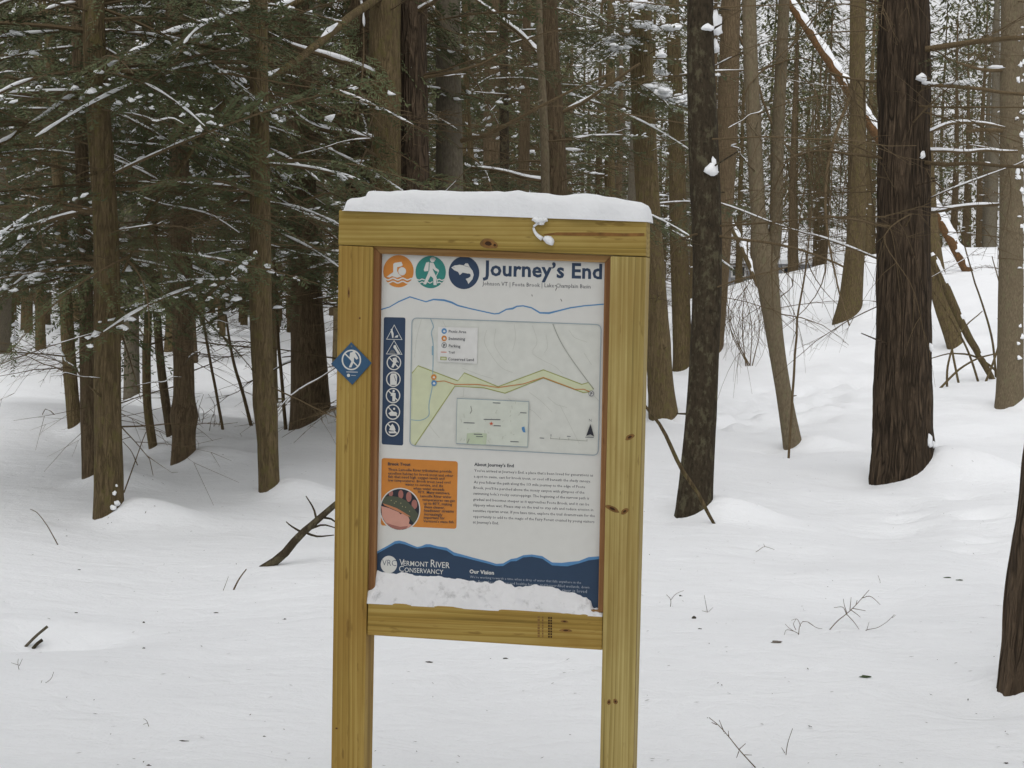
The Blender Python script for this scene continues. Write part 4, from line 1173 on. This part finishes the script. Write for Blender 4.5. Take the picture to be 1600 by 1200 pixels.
for (s, a, b) in (('Picnic Area', (510,167), (625,171)), ('Swimming', (508,215), (617,218)), ('Parking', (510,262), (586,266)), ('Trail', (508,304), (548,305)), ('Conserved Land', (505,349), (675,355))):
    a, b = ZC([a, b]); text(pr, s, a, b, DARK, 0.012)
ins = ZC([(565,600),(1037,621),(1029,920),(559,896)])
pr.poly(ins, PALEBL); pr.line(ins + [ins[0]], 1.2, FRAME)
pr.poly(ZC([(630,830),(700,825),(762,832),(755,905),(625,898)]), pm('inset_wood', (0.46, 0.53, 0.38)))
for _ in range(26):
    x, y = rc.uniform(590, 1000), rc.uniform(630, 880); pr.line(ZC([(x, y), (x + rc.uniform(-14, 14), y + rc.uniform(-26, 26))]), 0.9, pm('inset_tone', (0.47, 0.49, 0.42)), False)
pr.k += 1
for (x0, y0, x1) in ((800,629,850),(608,760,680),(740,738,850),(805,779,852),(980,694,1022),(915,884,970),(675,835,730),(690,850,735)):
    pr.line(ZC([(x0, y0), (x1, y0 + 2)]), 1.3, GREYT, False)     # place names too small to read
pr.k += 1
pr.poly(ZC([(990,790),(1008,785),(1015,825),(1000,822),(992,808)]), BLUE); pr.line(ZC([(655,650),(662,680),(650,700)]), 1.4, ROAD, False); pr.line(ZC([(645,865),(632,895)]), 1.6, ROAD)
st = ZC([(790, 766)])[0]; pr.poly([(st[0] + (3.6 if k % 2 == 0 else 1.5) * math.sin(k * math.pi / 5), st[1] - (3.6 if k % 2 == 0 else 1.5) * math.cos(k * math.pi / 5)) for k in range(10)], RED)
pr.poly(ZC([(1442,768),(1467,852),(1441,836),(1414,848)]), BLACK); a, b = ZC([(1433,752),(1449,753)]); text(pr, 'N', a, b, GREYT)
pr.line(ZC([(1180,864),(1420,880)]), 0.9, ROAD); 
for x in (1180, 1240, 1300, 1420): pr.line(ZC([(x, 852 + (x-1180)*.065), (x, 868 + (x-1180)*.065)]), 0.8, ROAD, False)
a, b = ZC([(1178,850),(1187,850)]); text(pr, '0', a, b, GREYT)
for (x0, y0, x1) in ((1288,849,1312),(1408,855,1464),(1108,860,1138)): pr.line(ZC([(x0, y0), (x1, y0 + 2)]), 1.2, GREYT, False)
P_map = pr

# trout box
pr = Print(); pr.rrect([(596.3, 715.6), (715.4, 720.8), (713.2, 826.4), (595.0, 821.0)], 4.5, ORANGE)
cx, cy = 625.0, 796.0
pr.ell((cx, cy), 33.8, WHITE, 48); pr.ell((cx, cy), 32.0, BLACK, 48)
def inside(pts):
    out = []
    for (x, y) in pts:
        dx, dy = (x - cx) / 0.94, y - cy; r_ = math.hypot(dx, dy)
        k = min(1, 31.9 / max(r_, 1e-6)); out.append((cx + dx * k * 0.94, cy + dy * k))
    return out
palm = ZE([(60,720),(120,735),(180,750),(240,775),(300,800),(330,830),(350,815),(420,850),(440,900),(430,945),(470,965),(420,1010),(330,1035),(230,1020),(140,960),(80,870)])
pr.poly(inside(palm), FLESH)
pr.poly(inside(ZE([(140,930),(220,960),(320,985),(420,975),(400,1030),(300,1040),(200,1010)])), FLESHD)
for (fx, fy, rx, ry) in ((205,565,28,40),(330,580,32,55),(430,610,34,65),(500,705,36,60)):
    q = ZE([(fx + rx * math.cos(a), fy + ry * math.sin(a)) for a in np.arange(16) * math.pi / 8]); pr.poly(inside(q), FLESHD, False)
pr.k += 1
pr.poly(inside(ZE([(76,655),(120,602),(200,598),(300,612),(390,652),(480,735),(552,835),(510,960),(460,900),(380,820),(280,760),(180,725),(110,700)])), FISHC)
pr.poly(inside(ZE([(100,690),(180,715),(280,752),(380,810),(455,860),(400,850),(300,795),(200,750),(130,720)])), FISHB)
for (x, y) in ((210,655),(270,670),(330,690),(390,740),(440,790),(250,690),(350,730)): pr.ell(ZE([(x, y)])[0], 0.9, pm('fish_spot', (0.30, 0.27, 0.14)), 8, False)
pr.k += 1
text(pr, 'Brook Trout', *ZE([(168, 215), (450, 224)]), DARK, 0.03)
for (x0, y0, x1, y1, s) in ((170,282,965,309,'These Lamoille River tributaries provide'),(170,329,985,362,'excellent habitat for brook trout and other'),(170,373,875,397,'fish that need high oxygen levels and'),(170,416,950,446,'low temperatures. Brook trout need cool'),(385,468,858,488,'water to survive, and die'),(485,518,875,535,'when water exceeds'),(540,566,945,580,'70\u00b0F. Many summers,'),(570,614,965,628,'Lamoille River water'),(600,660,1005,676,'temperatures can get'),(615,706,970,721,'up to 80\u00b0F, making'),(620,751,880,761,'these cleaner,'),(620,796,992,808,'headwater streams'),(620,842,850,850,'increasingly'),(615,884,880,892,'important for'),(610,928,1002,941,'Vermont\u2019s state fish.')):
    text(pr, s, *ZE([(x0, y0), (x1, y1)]), DARK, 0.016)
P_trout = pr
pr = Print(); text(pr, 'About Journey\u2019s End', *ZT([(80, 130), (530, 146)]), DARK, 0.03)
for (x0, y0, x1, y1, s) in ((80,197,1430,252,'You\u2019ve arrived at Journey\u2019s End, a place that\u2019s been loved for generations as'),(75,262,1405,320,'a spot to swim, cast for brook trout, or cool off beneath the shady canopy.'),(75,328,1340,384,'As you follow the path along the 1/3 mile journey to the edge of Foote'),(72,392,1332,447,'Brook, you\u2019ll be perched above the mossy canyon with glimpses of the'),(70,457,1385,513,'swimming hole\u2019s rocky outcroppings. The beginning of the narrow path is'),(68,524,1385,582,'gradual and becomes steeper as it approaches Foote Brook, and it can be'),(68,588,1432,645,'slippery when wet. Please stay on the trail to stay safe and reduce erosion in'),(66,652,1450,712,'sensitive riparian areas. If you have time, explore the trail downstream for the'),(66,718,1445,780,'opportunity to add to the magic of the Fairy Forest created by young visitors'),(65,783,358,796,'at Journey\u2019s End.')):
    text(pr, s, *ZT([(x0, y0), (x1, y1)]), DARK, 0.006)
P_body = pr
# mountains along the foot of the panel
ridge = [(584,864.5),(589.6,861.4),(605.9,852.4),(617.1,845.6),(623.9,844.5),(632.9,846.7),(643,851.2),(652,854.6),(657.6,853.5),(665.5,850.3),(672.2,850.3),(683.5,853.5),(698,855.7),(709.4,863),(724,867),(739.5,871.3),(763.5,877.3),(775.5,881),(786,880.3),(798,873.5),(807,872),(817.5,867.5),(831,866.3),(847.5,869),(862.5,878.8),(877.5,879.5),(886.5,878.3),(904.5,876.5),(919.5,870.5),(938,869.0)]
pr = Print(); pr.poly(ridge + [(937, 966), (576, 956)], BLUE)
off = [3.6,3.4,3.4,4.2,4.4,4.0,3.2,2.6,2.8,4.4,4.4,3.8,4.6,5.0,3.8,3.6,3.6,3.4,4.0,3.6,4.6,3.4,3.4,4.0,4.6,5.0,6.5,3.8,5.0,4.2]
pr.poly([(x, y + o_) for (x, y), o_ in zip(ridge, off)] + [(937, 966.5), (576, 956.5)], BAND)
pr.ell((607.6, 882.0), 13.6, WHITE, 36)
text(pr, 'VRC', (597.2, 883.6), (619.2, 884.6), NAVY, -0.012, 1.15)
text(pr, 'V', (624.0, 883.4), (631.6, 883.8), WHITE, 0.0, 1.15); text(pr, 'ERMONT', (630.4, 883.7), (669.0, 885.8), WHITE, 0.005, 1.15)
text(pr, 'R', (673.0, 886.0), (680.2, 886.5), WHITE, 0.0, 1.25); text(pr, 'IVER', (681.0, 886.6), (702.6, 887.8), WHITE, 0.005, 1.15)
text(pr, 'C', (623.4, 893.0), (630.8, 893.5), WHITE, 0.0, 1.1); text(pr, 'ONSERVANCY', (632.0, 893.6), (692.6, 897.4), WHITE, 0.005, 1.1)
text(pr, 'Our Vision', (733.6, 895.6), (771.8, 897.8), WHITE, 0.03)
VIS = pm('pale_ink', (0.36, 0.39, 0.43))
text(pr, 'We\u2019re working towards a time when a drop of water that falls anywhere in the', (734.3, 903.0), (908.0, 912.2), VIS, 0.0)
text(pr, 'state flows through happy and healthy forests, and beaver-filled wetlands, down', (733.9, 909.9), (920.8, 919.7), VIS, 0.0)
text(pr, 'clean rivers and into lakes full of life, where the river is loved', (733.5, 917.0), (917.0, 926.6), VIS, 0.0)
P_band = pr
# diamond marker nailed to the post
marker = board('diamond_marker', [xz(551.0, 601.2), xz(581.2, 567.2), xz(549.3, 534.8), xz(517.8, 568.4)], -0.004, -0.0008, MARK, 0.0006)
marker['label'] = 'small blue diamond with a crossed-out walking figure'
mk = Print(-0.004); mk.ring((549.0, 562.4), 15.0, 2.2, WHITE)
mk.poly([(547,551),(552,550),(556,553),(560,560),(557,562),(553,558),(553,565),(549,574),(545,574),(549,565),(546,559)], WHITE); mk.ell((553, 551), 2.6, WHITE, 14)
mk.line([(538.5, 552), (559.5, 573)], 2.0, WHITE); mk.line([(541, 581), (559, 581.5)], 1.6, pm('pale_ink', (0.36, 0.39, 0.43)))
mk.ell((544.5, 586.5), 2.6, WHITE, 14); mk.line([(548.5, 586.5), (556, 586.8)], 1.0, VIS); mk.ell((549.3, 541), 1.6, GREYT, 12)
mk.build('marker_print', marker)
# printed stamp on the rail
stp = Print(0.0035)
set_texts()
P_title.build('title_lettering', panel); P_sub.build('subtitle_lettering', panel)
P_map.build('map_print', panel, 'pale trail map with green land strip, legend and inset')
P_trout.build('trout_box', panel, 'orange text box with a round photo of a fish held in a hand')
P_body.build('body_lettering', panel); P_band.build('mountain_band', panel, 'dark blue mountain band with white logo lettering')

# knots, checks and resin in the timber
def knot(px, py, rx, ry, parent, off, ang=0.0):
    k = Print(off + 0.0002)
    for m_, s in ((KNOT, 1.0), (STREAK, 0.72), (KNOTD, 0.42)):
        k.poly([(px + s * (rx * math.cos(a) * math.cos(ang) - ry * math.sin(a) * math.sin(ang)) * (1 + .1 * math.sin(3 * a)), py + s * (rx * math.cos(a) * math.sin(ang) + ry * math.sin(a) * math.cos(ang))) for a in np.arange(18) * math.pi / 9], m_)
    return k.build('knot', parent)
knot(763, 380.5, 13, 8, beam, -0.001, 0.15); knot(773, 383, 5, 5, beam, -0.0016)
knot(984, 683, 8, 4, post_r, 0, -0.5); knot(957, 795, 12, 4, post_r, 0, 0.45); knot(976, 799, 7, 4, post_r, 0, -0.6); knot(951.5, 1097, 3, 4.5, post_r, 0, 0.2); knot(961.5, 1096, 3.5, 4.5, post_r, 0, -0.4)
knot(545, 457, 1.6, 9, post_l, 0); knot(562, 497, 1.8, 2, post_l, 0); knot(526, 1138, 2.4, 1.6, post_l, 0.0); knot(882, 971, 6, 2, rail, 0.004, 0.1); knot(884, 985, 10, 2.5, rail, 0.004, 0.05)
k = Print(-0.0008); k.line([(850,366.5),(870,365.5),(900,366),(940,366),(975,367),(1007,366.5)], [1.5,5,5.5,5.5,5,5], STREAK); k.build('resin_streak', beam)
k = Print(0.0037)
for (x0, x1, m_) in ((840,843.5,KNOT),(847,849,KNOT),(856.5,859,KNOTD),(860,862.5,KNOTD)):
    for y in np.arange(963 + (x0 - 840) * .06, 996, 4.2): k.poly([(x0, y), (x1, y), (x1, y + 3.0), (x0, y + 3.0)], m_, False)
k.build('grade_stamp', rail)

# snow lying on the beam, hanging over its front
def snow_loaf(name, top, bot, y0, y1, label, seed, n=150, m=16, pw=0.55):
    """top, bot: outlines in photo pixels along the board; rounded loaf from y0 (front) to y1 (back)"""
    T = np.array([sp(*p) for p in top]); B = np.array([sp(*p) for p in bot])
    x = np.linspace(T[0, 0], T[-1, 0], n)
    zt, zb = np.interp(x, T[:, 0], T[:, 2]), np.interp(x, B[:, 0], B[:, 2])
    zt = zt + 0.0018 * vnoise(x * 40, 0.5, seed)
    th = np.linspace(0, math.pi, m)
    c, s = np.cos(th), np.sin(th)
    yc, ry = (y0 + y1) / 2, (y1 - y0) / 2
    yy = yc - ry * np.sign(c) * np.abs(c) ** pw
    V = np.zeros((n, m, 3))
    hgt = np.maximum(zt - zb, 0.001)
    V[:, :, 0] = x[:, None]
    V[:, :, 1] = yy[None, :] + 0.003 * vnoise(x[:, None] * 30, th[None, :] * 2.0, seed + 3.3) - 0.005 * vnoise(x[:, None] * 9, th[None, :], seed + 8)
    V[:, :, 2] = zb[:, None] - 0.002 + hgt[:, None] * (s ** 0.62)[None, :]
    e = np.minimum(1, np.minimum(np.arange(n), np.arange(n)[::-1]) / 3.0) ** 0.5
    V[:, :, 1] = yc + (V[:, :, 1] - yc) * (0.55 + 0.45 * e)[:, None]
    mb = MB(); i = (np.arange(n - 1)[:, None] * m + np.arange(m - 1)[None, :]).ravel()
    mb.add(V.reshape(-1, 3), np.stack([i, i + m, i + m + 1, i + 1], -1))
    mb.add(V[0], None, [(0, q, q + 1) for q in range(1, m - 1)]); mb.add(V[-1], None, [(0, q + 1, q) for q in range(1, m - 1)])
    return mb
beamline = [(528, 328.0), (1018, 346.0)]
cap = snow_loaf('snow_cap', [(532,327),(540,325),(541.8,309),(548,307),(562,306),(571,303.5),(573,296.3),(580,295),(596,296.6),(606,297.5),(619,295.4),(648,294.3),(693.7,296),(740,297),(775,296),(786,298),(807,295.4),(851,300.3),(877,302.7),(913,300.3),(932.5,302),(973,309),(1000.7,314),(1010,319),(1014.5,328),(1016,340)], beamline, -0.010, 0.094, '', 3.1)
# a loosened lump still hanging by a thread of ice over the front
for (px, py, r_) in ((846,350,5.5),(843,346,8),(850,345,7),(838,344,7)): blob(cap, sp(px, py, -0.010), (r_ / 610, 0.010, r_ / 900), 0, px, 0.4)
sc_o = empty('snow', SO, 'thick loaf of snow lying along the top of the wooden sign beam', 'snow'); sc_o.rotation_euler = (0, 0, -YAW)
cap.build('snow_loaf', SNOWC, sc_o, True)
dr = MB(); dr.tube(smooth_path([sp(*p, -0.009) for p in ((842,348),(834,354),(835,361),(840,368),(847,373))], 12), np.interp(np.linspace(0, 1, 12), [0, .5, 1], [.003, .0035, .006]), 7)
dr.build('ice_thread', SNOWC, sc_o, True)
dr = MB(); blob(dr, sp(856, 377.5, -0.009), (0.0165, 0.010, 0.013), 0, 3.0, 0.25); q0 = sp(856, 377.5, -0.009)
V = dr.v[0] - q0; a_ = -0.55; dr.v[0] = q0 + np.stack([V[:, 0] * math.cos(a_) - V[:, 2] * math.sin(a_), V[:, 1], V[:, 0] * math.sin(a_) + V[:, 2] * math.cos(a_)], -1)
dr.build('hanging_lump', SNOWC, sc_o, True)
# snow on the rail, banked against the panel
drift = MB()
topp = np.array([sp(*p, PY - .003) for p in [(573,917),(580,904),(589,890),(605,893),(622,894.4),(646.5,896.9),(693.6,903.4),(714,903.2),(732.6,906.6),(770,908),(797.6,910),(805,915.6),(815.5,918.8),(835,915.6),(861,918),(891.9,926),(916,934),(923,941),(926,952),(938,953),(943,956)]])
bl = np.array([sp(573, 941.5), sp(943, 962.5)])
n, m = 170, 14
x = np.linspace(topp[0, 0], topp[-1, 0], n); zt = np.interp(x, topp[:, 0], topp[:, 2]); zb = np.interp(x, bl[:, 0], bl[:, 2]) - 0.003
u = np.linspace(0, 1, m)
V = np.zeros((n, m, 3)); V[:, :, 0] = x[:, None]
V[:, :, 1] = 0.004 + (PY - 0.004) * (u ** 1.7)[None, :] + 0.0035 * vnoise(x[:, None] * 70, u[None, :] * 6, 1.0) * np.sin(math.pi * u)[None, :] + 0.003 * vnoise(x[:, None] * 25, u[None, :] * 3, 7.0) * (1 - u)[None, :]
V[:, :, 2] = zb[:, None] + (zt - zb)[:, None] * (u ** 0.85)[None, :] + 0.006 * vnoise(x[:, None] * 55, 0.5, 2.0) * u[None, :] + 0.003 * vnoise(x[:, None] * 140, 1.5, 2.0) * u[None, :]
i = (np.arange(n - 1)[:, None] * m + np.arange(m - 1)[None, :]).ravel()
drift.add(V.reshape(-1, 3), np.stack([i, i + m, i + m + 1, i + 1], -1))
W = V[:, -1, :].copy(); W2 = W.copy(); W2[:, 2] = zb                       # back and underside
drift.add(np.concatenate([W, W2]), [(k_, k_ + 1, n + k_ + 1, n + k_) for k_ in range(n - 1)])
SNOWD = m_snow('snow_granular', False, (0.76, 0.76, 0.77))
_nt = SNOWD.node_tree; _b = _nt.nodes['Principled BSDF']
_g = tex(_nt, 'ShaderNodeTexNoise', 38.0, Detail=5.0, Roughness=0.7)
_c = mixc(_nt, ramp(_nt, _g.outputs[0], [(0.55, (0, 0, 0)), (0.72, (0.7,) * 3)]), _b.inputs['Base Color'].links[0].from_socket, (0.42, 0.42, 0.42))
_nt.links.new(_c, _b.inputs['Base Color'])
sdr = drift.build('snow_drift', SNOWD, None, True, origin=(0, 0, 0))
sdr.location = SO; sdr.rotation_euler = (0, 0, -YAW)
tag(sdr, 'granular snow bank resting on the lower rail against the printed panel', 'snow')

# ------------------------------------------------------------------ house beyond the rise
GREYW = m_flat('grey_siding', (0.30, 0.31, 0.33), 0.8, 0.1); DARKG = m_flat('dark_pane', (0.03, 0.035, 0.04), 0.2); WTRIM = m_flat('white_trim', (0.7, 0.7, 0.7), 0.6)
hd = 84.0
hc = at(1215, 444, hd); hz = float(ground(hc[0], hc[1])) - 0.2
house = empty('house', (hc[0], hc[1], hz), 'low grey house with a snowy roof glimpsed between trunks beyond the rise', 'house')
def hbox(name, x0, x1, y0, y1, z0, z1, mat, par=None):
    v = [(x, y, z) for z in (z0, z1) for y in (y0, y1) for x in (x0, x1)]
    return MB().add(v, [(0,1,3,2),(4,6,7,5),(0,4,5,1),(1,5,7,3),(3,7,6,2),(2,6,4,0)]).build(name, mat, par or house)
wall_top = float(at(1215, 411, hd)[2]) - hz
hbox('wall', -3.4, 3.6, 0, 5, 0, wall_top, GREYW)
rf = MB().add([(-3.8,-0.4,wall_top-.05),(4.0,-0.4,wall_top-.05),(4.0,2.5,wall_top+1.5),(-3.8,2.5,wall_top+1.5),(-3.8,5.4,wall_top-.05),(4.0,5.4,wall_top-.05),(-3.8,-0.4,wall_top+.15),(4.0,-0.4,wall_top+.15),(4.0,2.5,wall_top+1.75),(-3.8,2.5,wall_top+1.75),(-3.8,5.4,wall_top+.15),(4.0,5.4,wall_top+.15)], [(6,7,8,9),(9,8,11,10),(0,1,7,6),(0,3,2,1),(3,4,5,2),(1,2,8,7),(0,6,9,3),(2,5,11,8),(3,9,10,4),(4,10,11,5)]).build('roof', SNOWC, house)
for x in (-2.2, 0.2, 1.6):
    wd = hbox('window', x, x + 0.7, -0.06, 0.02, wall_top * .42, wall_top * .9, WTRIM); hbox('pane', x + .08, x + .62, -0.075, 0.0, wall_top * .42 + .08, wall_top * .9 - .08, DARKG, wd)

# ------------------------------------------------------------------ small twigs and litter on the snow
def upright(label, strokes, w=1.6, mat=None, group=None, name='twig'):
    """a twig stuck in the snow: strokes in photo pixels, the first point of the first stroke on the snow"""
    p, d = hit(*strokes[0][0], ground)
    root = empty(name, p, label, 'twig', group)
    for k, s in enumerate(strokes):
        P = np.array([at(x, y, d) for (x, y) in s]) - p
        if k == 0: P[0][2] -= 0.02
        n_ = max(5, len(s) * 3); S_ = smooth_path(P, n_)
        wd = (w if k == 0 else w * 0.75) / F * d / 2
        MB().tube(S_, np.linspace(wd, wd * 0.55, n_), 5).build('stem' if k == 0 else 'side_twig', mat or TWIG, root, True)
Z7 = zoomer(1000, 780, 2.667); Z3 = zoomer(0, 780, 2.857)
upright('tall curved twig leaning in the snow before the mossy trunk', [Z3([(266,205),(240,170),(205,110),(165,60),(135,45)])], 2.0)
upright('short thick stick standing slantwise near the dark broken branch', [Z3([(1035,405),(1065,360),(1100,312)])], 3.2)
upright('hair-thin grass blade beside the short slanting stick', [Z3([(990,408),(1005,385),(1020,345)])], 1.0)
upright('tiny branched twig poking from the snow near the hollow', [Z3([(90,760),(80,735),(82,712)]), Z3([(82,740),(65,735),(50,730)]), Z3([(85,745),(100,712)])], 1.2)
upright('thin curved twig arching low over the snow below the hollow', [Z3([(82,822),(120,830),(180,828),(225,805),(240,770)]), Z3([(180,828),(188,808)])], 1.2)
upright('tiny cross-shaped twig lying in open snow', [Z3([(672,1015),(655,990),(640,980)]), Z3([(640,1005),(660,998)])], 1.2)
upright('twiggy dead seedling with many fine side shoots leaning over the snow', [Z7([(775,545),(820,510),(860,478),(900,440),(955,378)]), Z7([(860,478),(845,450),(808,452)]), Z7([(862,474),(850,435),(848,415)]), Z7([(875,462),(878,430),(880,408)]), Z7([(885,455),(915,460),(940,465)]), Z7([(900,440),(905,420)]), Z7([(925,412),(960,405),(998,436)]), Z7([(860,478),(890,510),(915,545)]), Z7([(880,462),(905,480),(918,492)])], 1.7)
upright('fan of fine dead twigs beside the leaning seedling', [Z7([(660,565),(665,530),(680,508)]), Z7([(660,560),(625,540),(605,520)]), Z7([(640,550),(610,545),(600,570)]), Z7([(670,530),(655,500),(630,505)]), Z7([(678,510),(700,512),(720,525)]), Z7([(700,512),(735,535),(760,540)]), Z7([(650,545),(640,520),(650,500)])], 1.4)
upright('wispy low twig trailing from the leaning seedling', [Z7([(918,548),(945,545),(990,535),(1030,510),(1060,480)]), Z7([(945,545),(955,510)]), Z7([(1050,495),(1066,482)])], 1.1)
upright('long seed-headed stalk leaning out of the near snow', [Z7([(505,1118),(450,1085),(410,1040),(370,990),(330,945),(288,910)]), Z7([(410,1045),(440,1018)]), Z7([(430,1065),(466,1066)]), Z7([(412,1050),(402,1078)]), Z7([(370,990),(368,965)]), Z7([(350,970),(330,920)]), Z7([(320,940),(298,930)])], 2.0)
upright('single short straight stalk beside the seed-headed stalk', [Z7([(606,1066),(615,1020),(636,955)]), Z7([(604,1058),(590,1035)])], 1.5)
upright('small forked twig by the plain post', [Z7([(125,448),(128,420),(110,398)]), Z7([(128,420),(150,395),(182,380)])], 1.2)
upright('pair of fine upright sprigs in the snow past the plain post', [Z7([(285,472),(275,440),(268,400)]), Z7([(285,470),(305,450)]), Z7([(280,470),(258,465)])], 1.0)
upright('thin bent twig near the dark cone', [Z7([(225,518),(190,535),(140,540)])], 1.2)
upright('fine sprig with raised tip upslope of the leaning seedling', [Z7([(930,348),(960,350),(1000,350),(992,318)])], 1.0)
upright('fine pale sprig lying below the lichen trunk', [Z7([(465,218),(495,212),(520,198),(560,210)]), Z7([(520,198),(515,185)])], 1.0)
upright('low bare twig arching from the narrow dark trunk', [(60,680),(0,690)] and [[(88,648),(70,640),(55,690),(35,720)]], 1.6)
upright('bare bent shrub stem beside the mossy trunk', [[(192,770),(215,710),(222,690),(228,675)], [(215,727),(205,705),(192,690)]], 2.4)
rr_ = np.random.default_rng(12)
for k in range(9):
    x = rr_.uniform(290, 345); y = 660 + rr_.uniform(-8, 14)
    upright('fine dry weed stalk in the snow by the bulging trunk', [[(x, y), (x + rr_.uniform(-4, 4), y - 18), (x + rr_.uniform(-9, 9), y - rr_.uniform(25, 45))]], 1.2, None, 'weed stalks by the bulging trunk', 'weed_stalk')
# drooping fine twigs of a bent-over bush on the rise
bush_p, bush_d = hit(1170, 572, ground)
bush = empty('brush', bush_p, 'fine bare brush drooping over the snow between the lichen trunk and the forked trunk', 'bush')
bmx = MB(); rb = np.random.default_rng(8)
for k in range(80):
    x0 = rb.uniform(1126, 1200); y0 = rb.uniform(430, 520)
    L = rb.uniform(25, 70)
    P = np.array([at(x0, y0, bush_d), at(x0 + rb.uniform(-12, 12), y0 + L * .5, bush_d), at(x0 + rb.uniform(-26, 26), y0 + L, bush_d)]) - bush_p
    P[:, 1] += rb.normal(0, 0.2)
    bmx.tube(smooth_path(P, 6), np.linspace(0.0045, 0.002, 6), 3)
for k in range(6):
    P = np.array([at(1170 + rb.uniform(-6, 6), 574, bush_d), at(1160 + rb.uniform(-30, 30), 500, bush_d), at(1150 + rb.uniform(-30, 40), 420, bush_d)]) - bush_p
    bmx.tube(smooth_path(P, 8), np.linspace(0.010, 0.004, 8), 4)
bmx.build('twigs', TWIG, bush, kind='stuff')
# sticks in the melted hollow
for (a, b, w_, lb) in (((38,1009),(74,979),5,'split grey stick lying across the snow hollow'), ((50,1012),(66,1000),6,'short dark stick end under the split stick in the hollow')):
    pa, da = hit(*a, ground); pb = at(b[0], b[1], da)
    r0_ = empty('stick', pa, lb, 'stick')
    P = np.array([[0, 0, -0.01], (pb - pa) * .5, pb - pa])
    MB().tube(smooth_path(P, 6), np.full(6, w_ / F * da / 2), 6).build('wood', BARK['grey' if w_ == 5 else 'lichen'], r0_, True)
# cones and scraps
def scrap(px, py, rx, rz, label, mat=LITTER, name='bark_scrap', cat='debris', group=None):
    p, d = hit(px, py, ground)
    mb = MB(); blob(mb, (0, 0, rz / F * d * 0.2), (rx / F * d * 0.75, rx / F * d * 0.4, rz / F * d * 0.6), 0, px * .37, 1.1)
    o = mb.build(name, mat); o.location = p; tag(o, label, cat, group)
scrap(*Z7([(225,498)])[0], 4.5, 4.0, 'dark round cone sitting on the snow past the plain post', name='pine_cone', cat='cone')
scrap(*Z7([(250,541)])[0], 4, 1.5, 'small dark scrap just below the round cone')
scrap(*Z7([(168,404)])[0], 3, 1.8, 'small dark scrap beside the forked twig')
scrap(*Z7([(570,598)])[0], 9, 4, 'curled grey dead leaf next to the fan of fine twigs', m_flat('dead_leaf', (0.16, 0.14, 0.12), 0.8), 'dead_leaf', 'leaf')
scrap(*Z7([(942,742)])[0], 10, 3.2, 'dark green sprig lying alone on the open snow', MOSSY, 'needle_sprig', 'sprig')
scrap(*Z7([(1285,328)])[0], 6, 2.0, 'dark green sprig of a pair lying upslope', MOSSY, 'needle_sprig', 'sprig')
scrap(*Z7([(1330,338)])[0], 6, 1.8, 'second dark green sprig of a pair lying upslope', MOSSY, 'needle_sprig', 'sprig')
scrap(1572, 1193, 5, 2.5, 'dark bark scrap on the snow near the lone leaning furrowed trunk')
scrap(671, 1035, 8, 1.6, 'long brown bark flake lying on the snow behind the sign')
scrap(790, 1029, 5, 1.4, 'short brown bark flake lying on the snow behind the sign')
for (x, y, rx, rz) in ((340,508,4,1.6),(641,552,3,3),(641,666,4,2),(965,508,5,1.8),(665,1190,5,3),(1270,537,4,2),(352,316,4,1.6),(820,1080,10,1.4),(1180,1060,4,2)):
    q = Z3([(x, y)])[0]; scrap(q[0], q[1], rx * .8, rz * .8, 'small dark bark scrap on the open snow beside the diamond-marked post', group='bark scraps on the open snow')
lit = MB(); rl = np.random.default_rng(31)
for k in range(750):
    y = rl.uniform(5.2, 17); x = rl.uniform(-1, 1) * (0.29 * y + 0.2)
    z = float(base_h(x, y)) if False else 0.0
    a = rl.uniform(0, 6.28); L = rl.uniform(0.004, 0.014) * (2.2 if rl.random() < 0.06 else 1); w_ = rl.uniform(0.0012, 0.003)
    c, s = math.cos(a), math.sin(a)
    lit.add([(x - c * L, y - s * L, 0), (x + s * w_, y - c * w_, 0), (x + c * L, y + s * L, 0), (x - s * w_, y + c * w_, 0)], [(0, 1, 2, 3)])
V = np.concatenate(lit.v); V[:, 2] = ground(V[:, 0], V[:, 1]) + 0.006; lit.v = [V]
tag(lit.build('needle_litter', LITTER), 'sparse needles and bark flecks sprinkled over the snow', 'litter', kind='stuff')
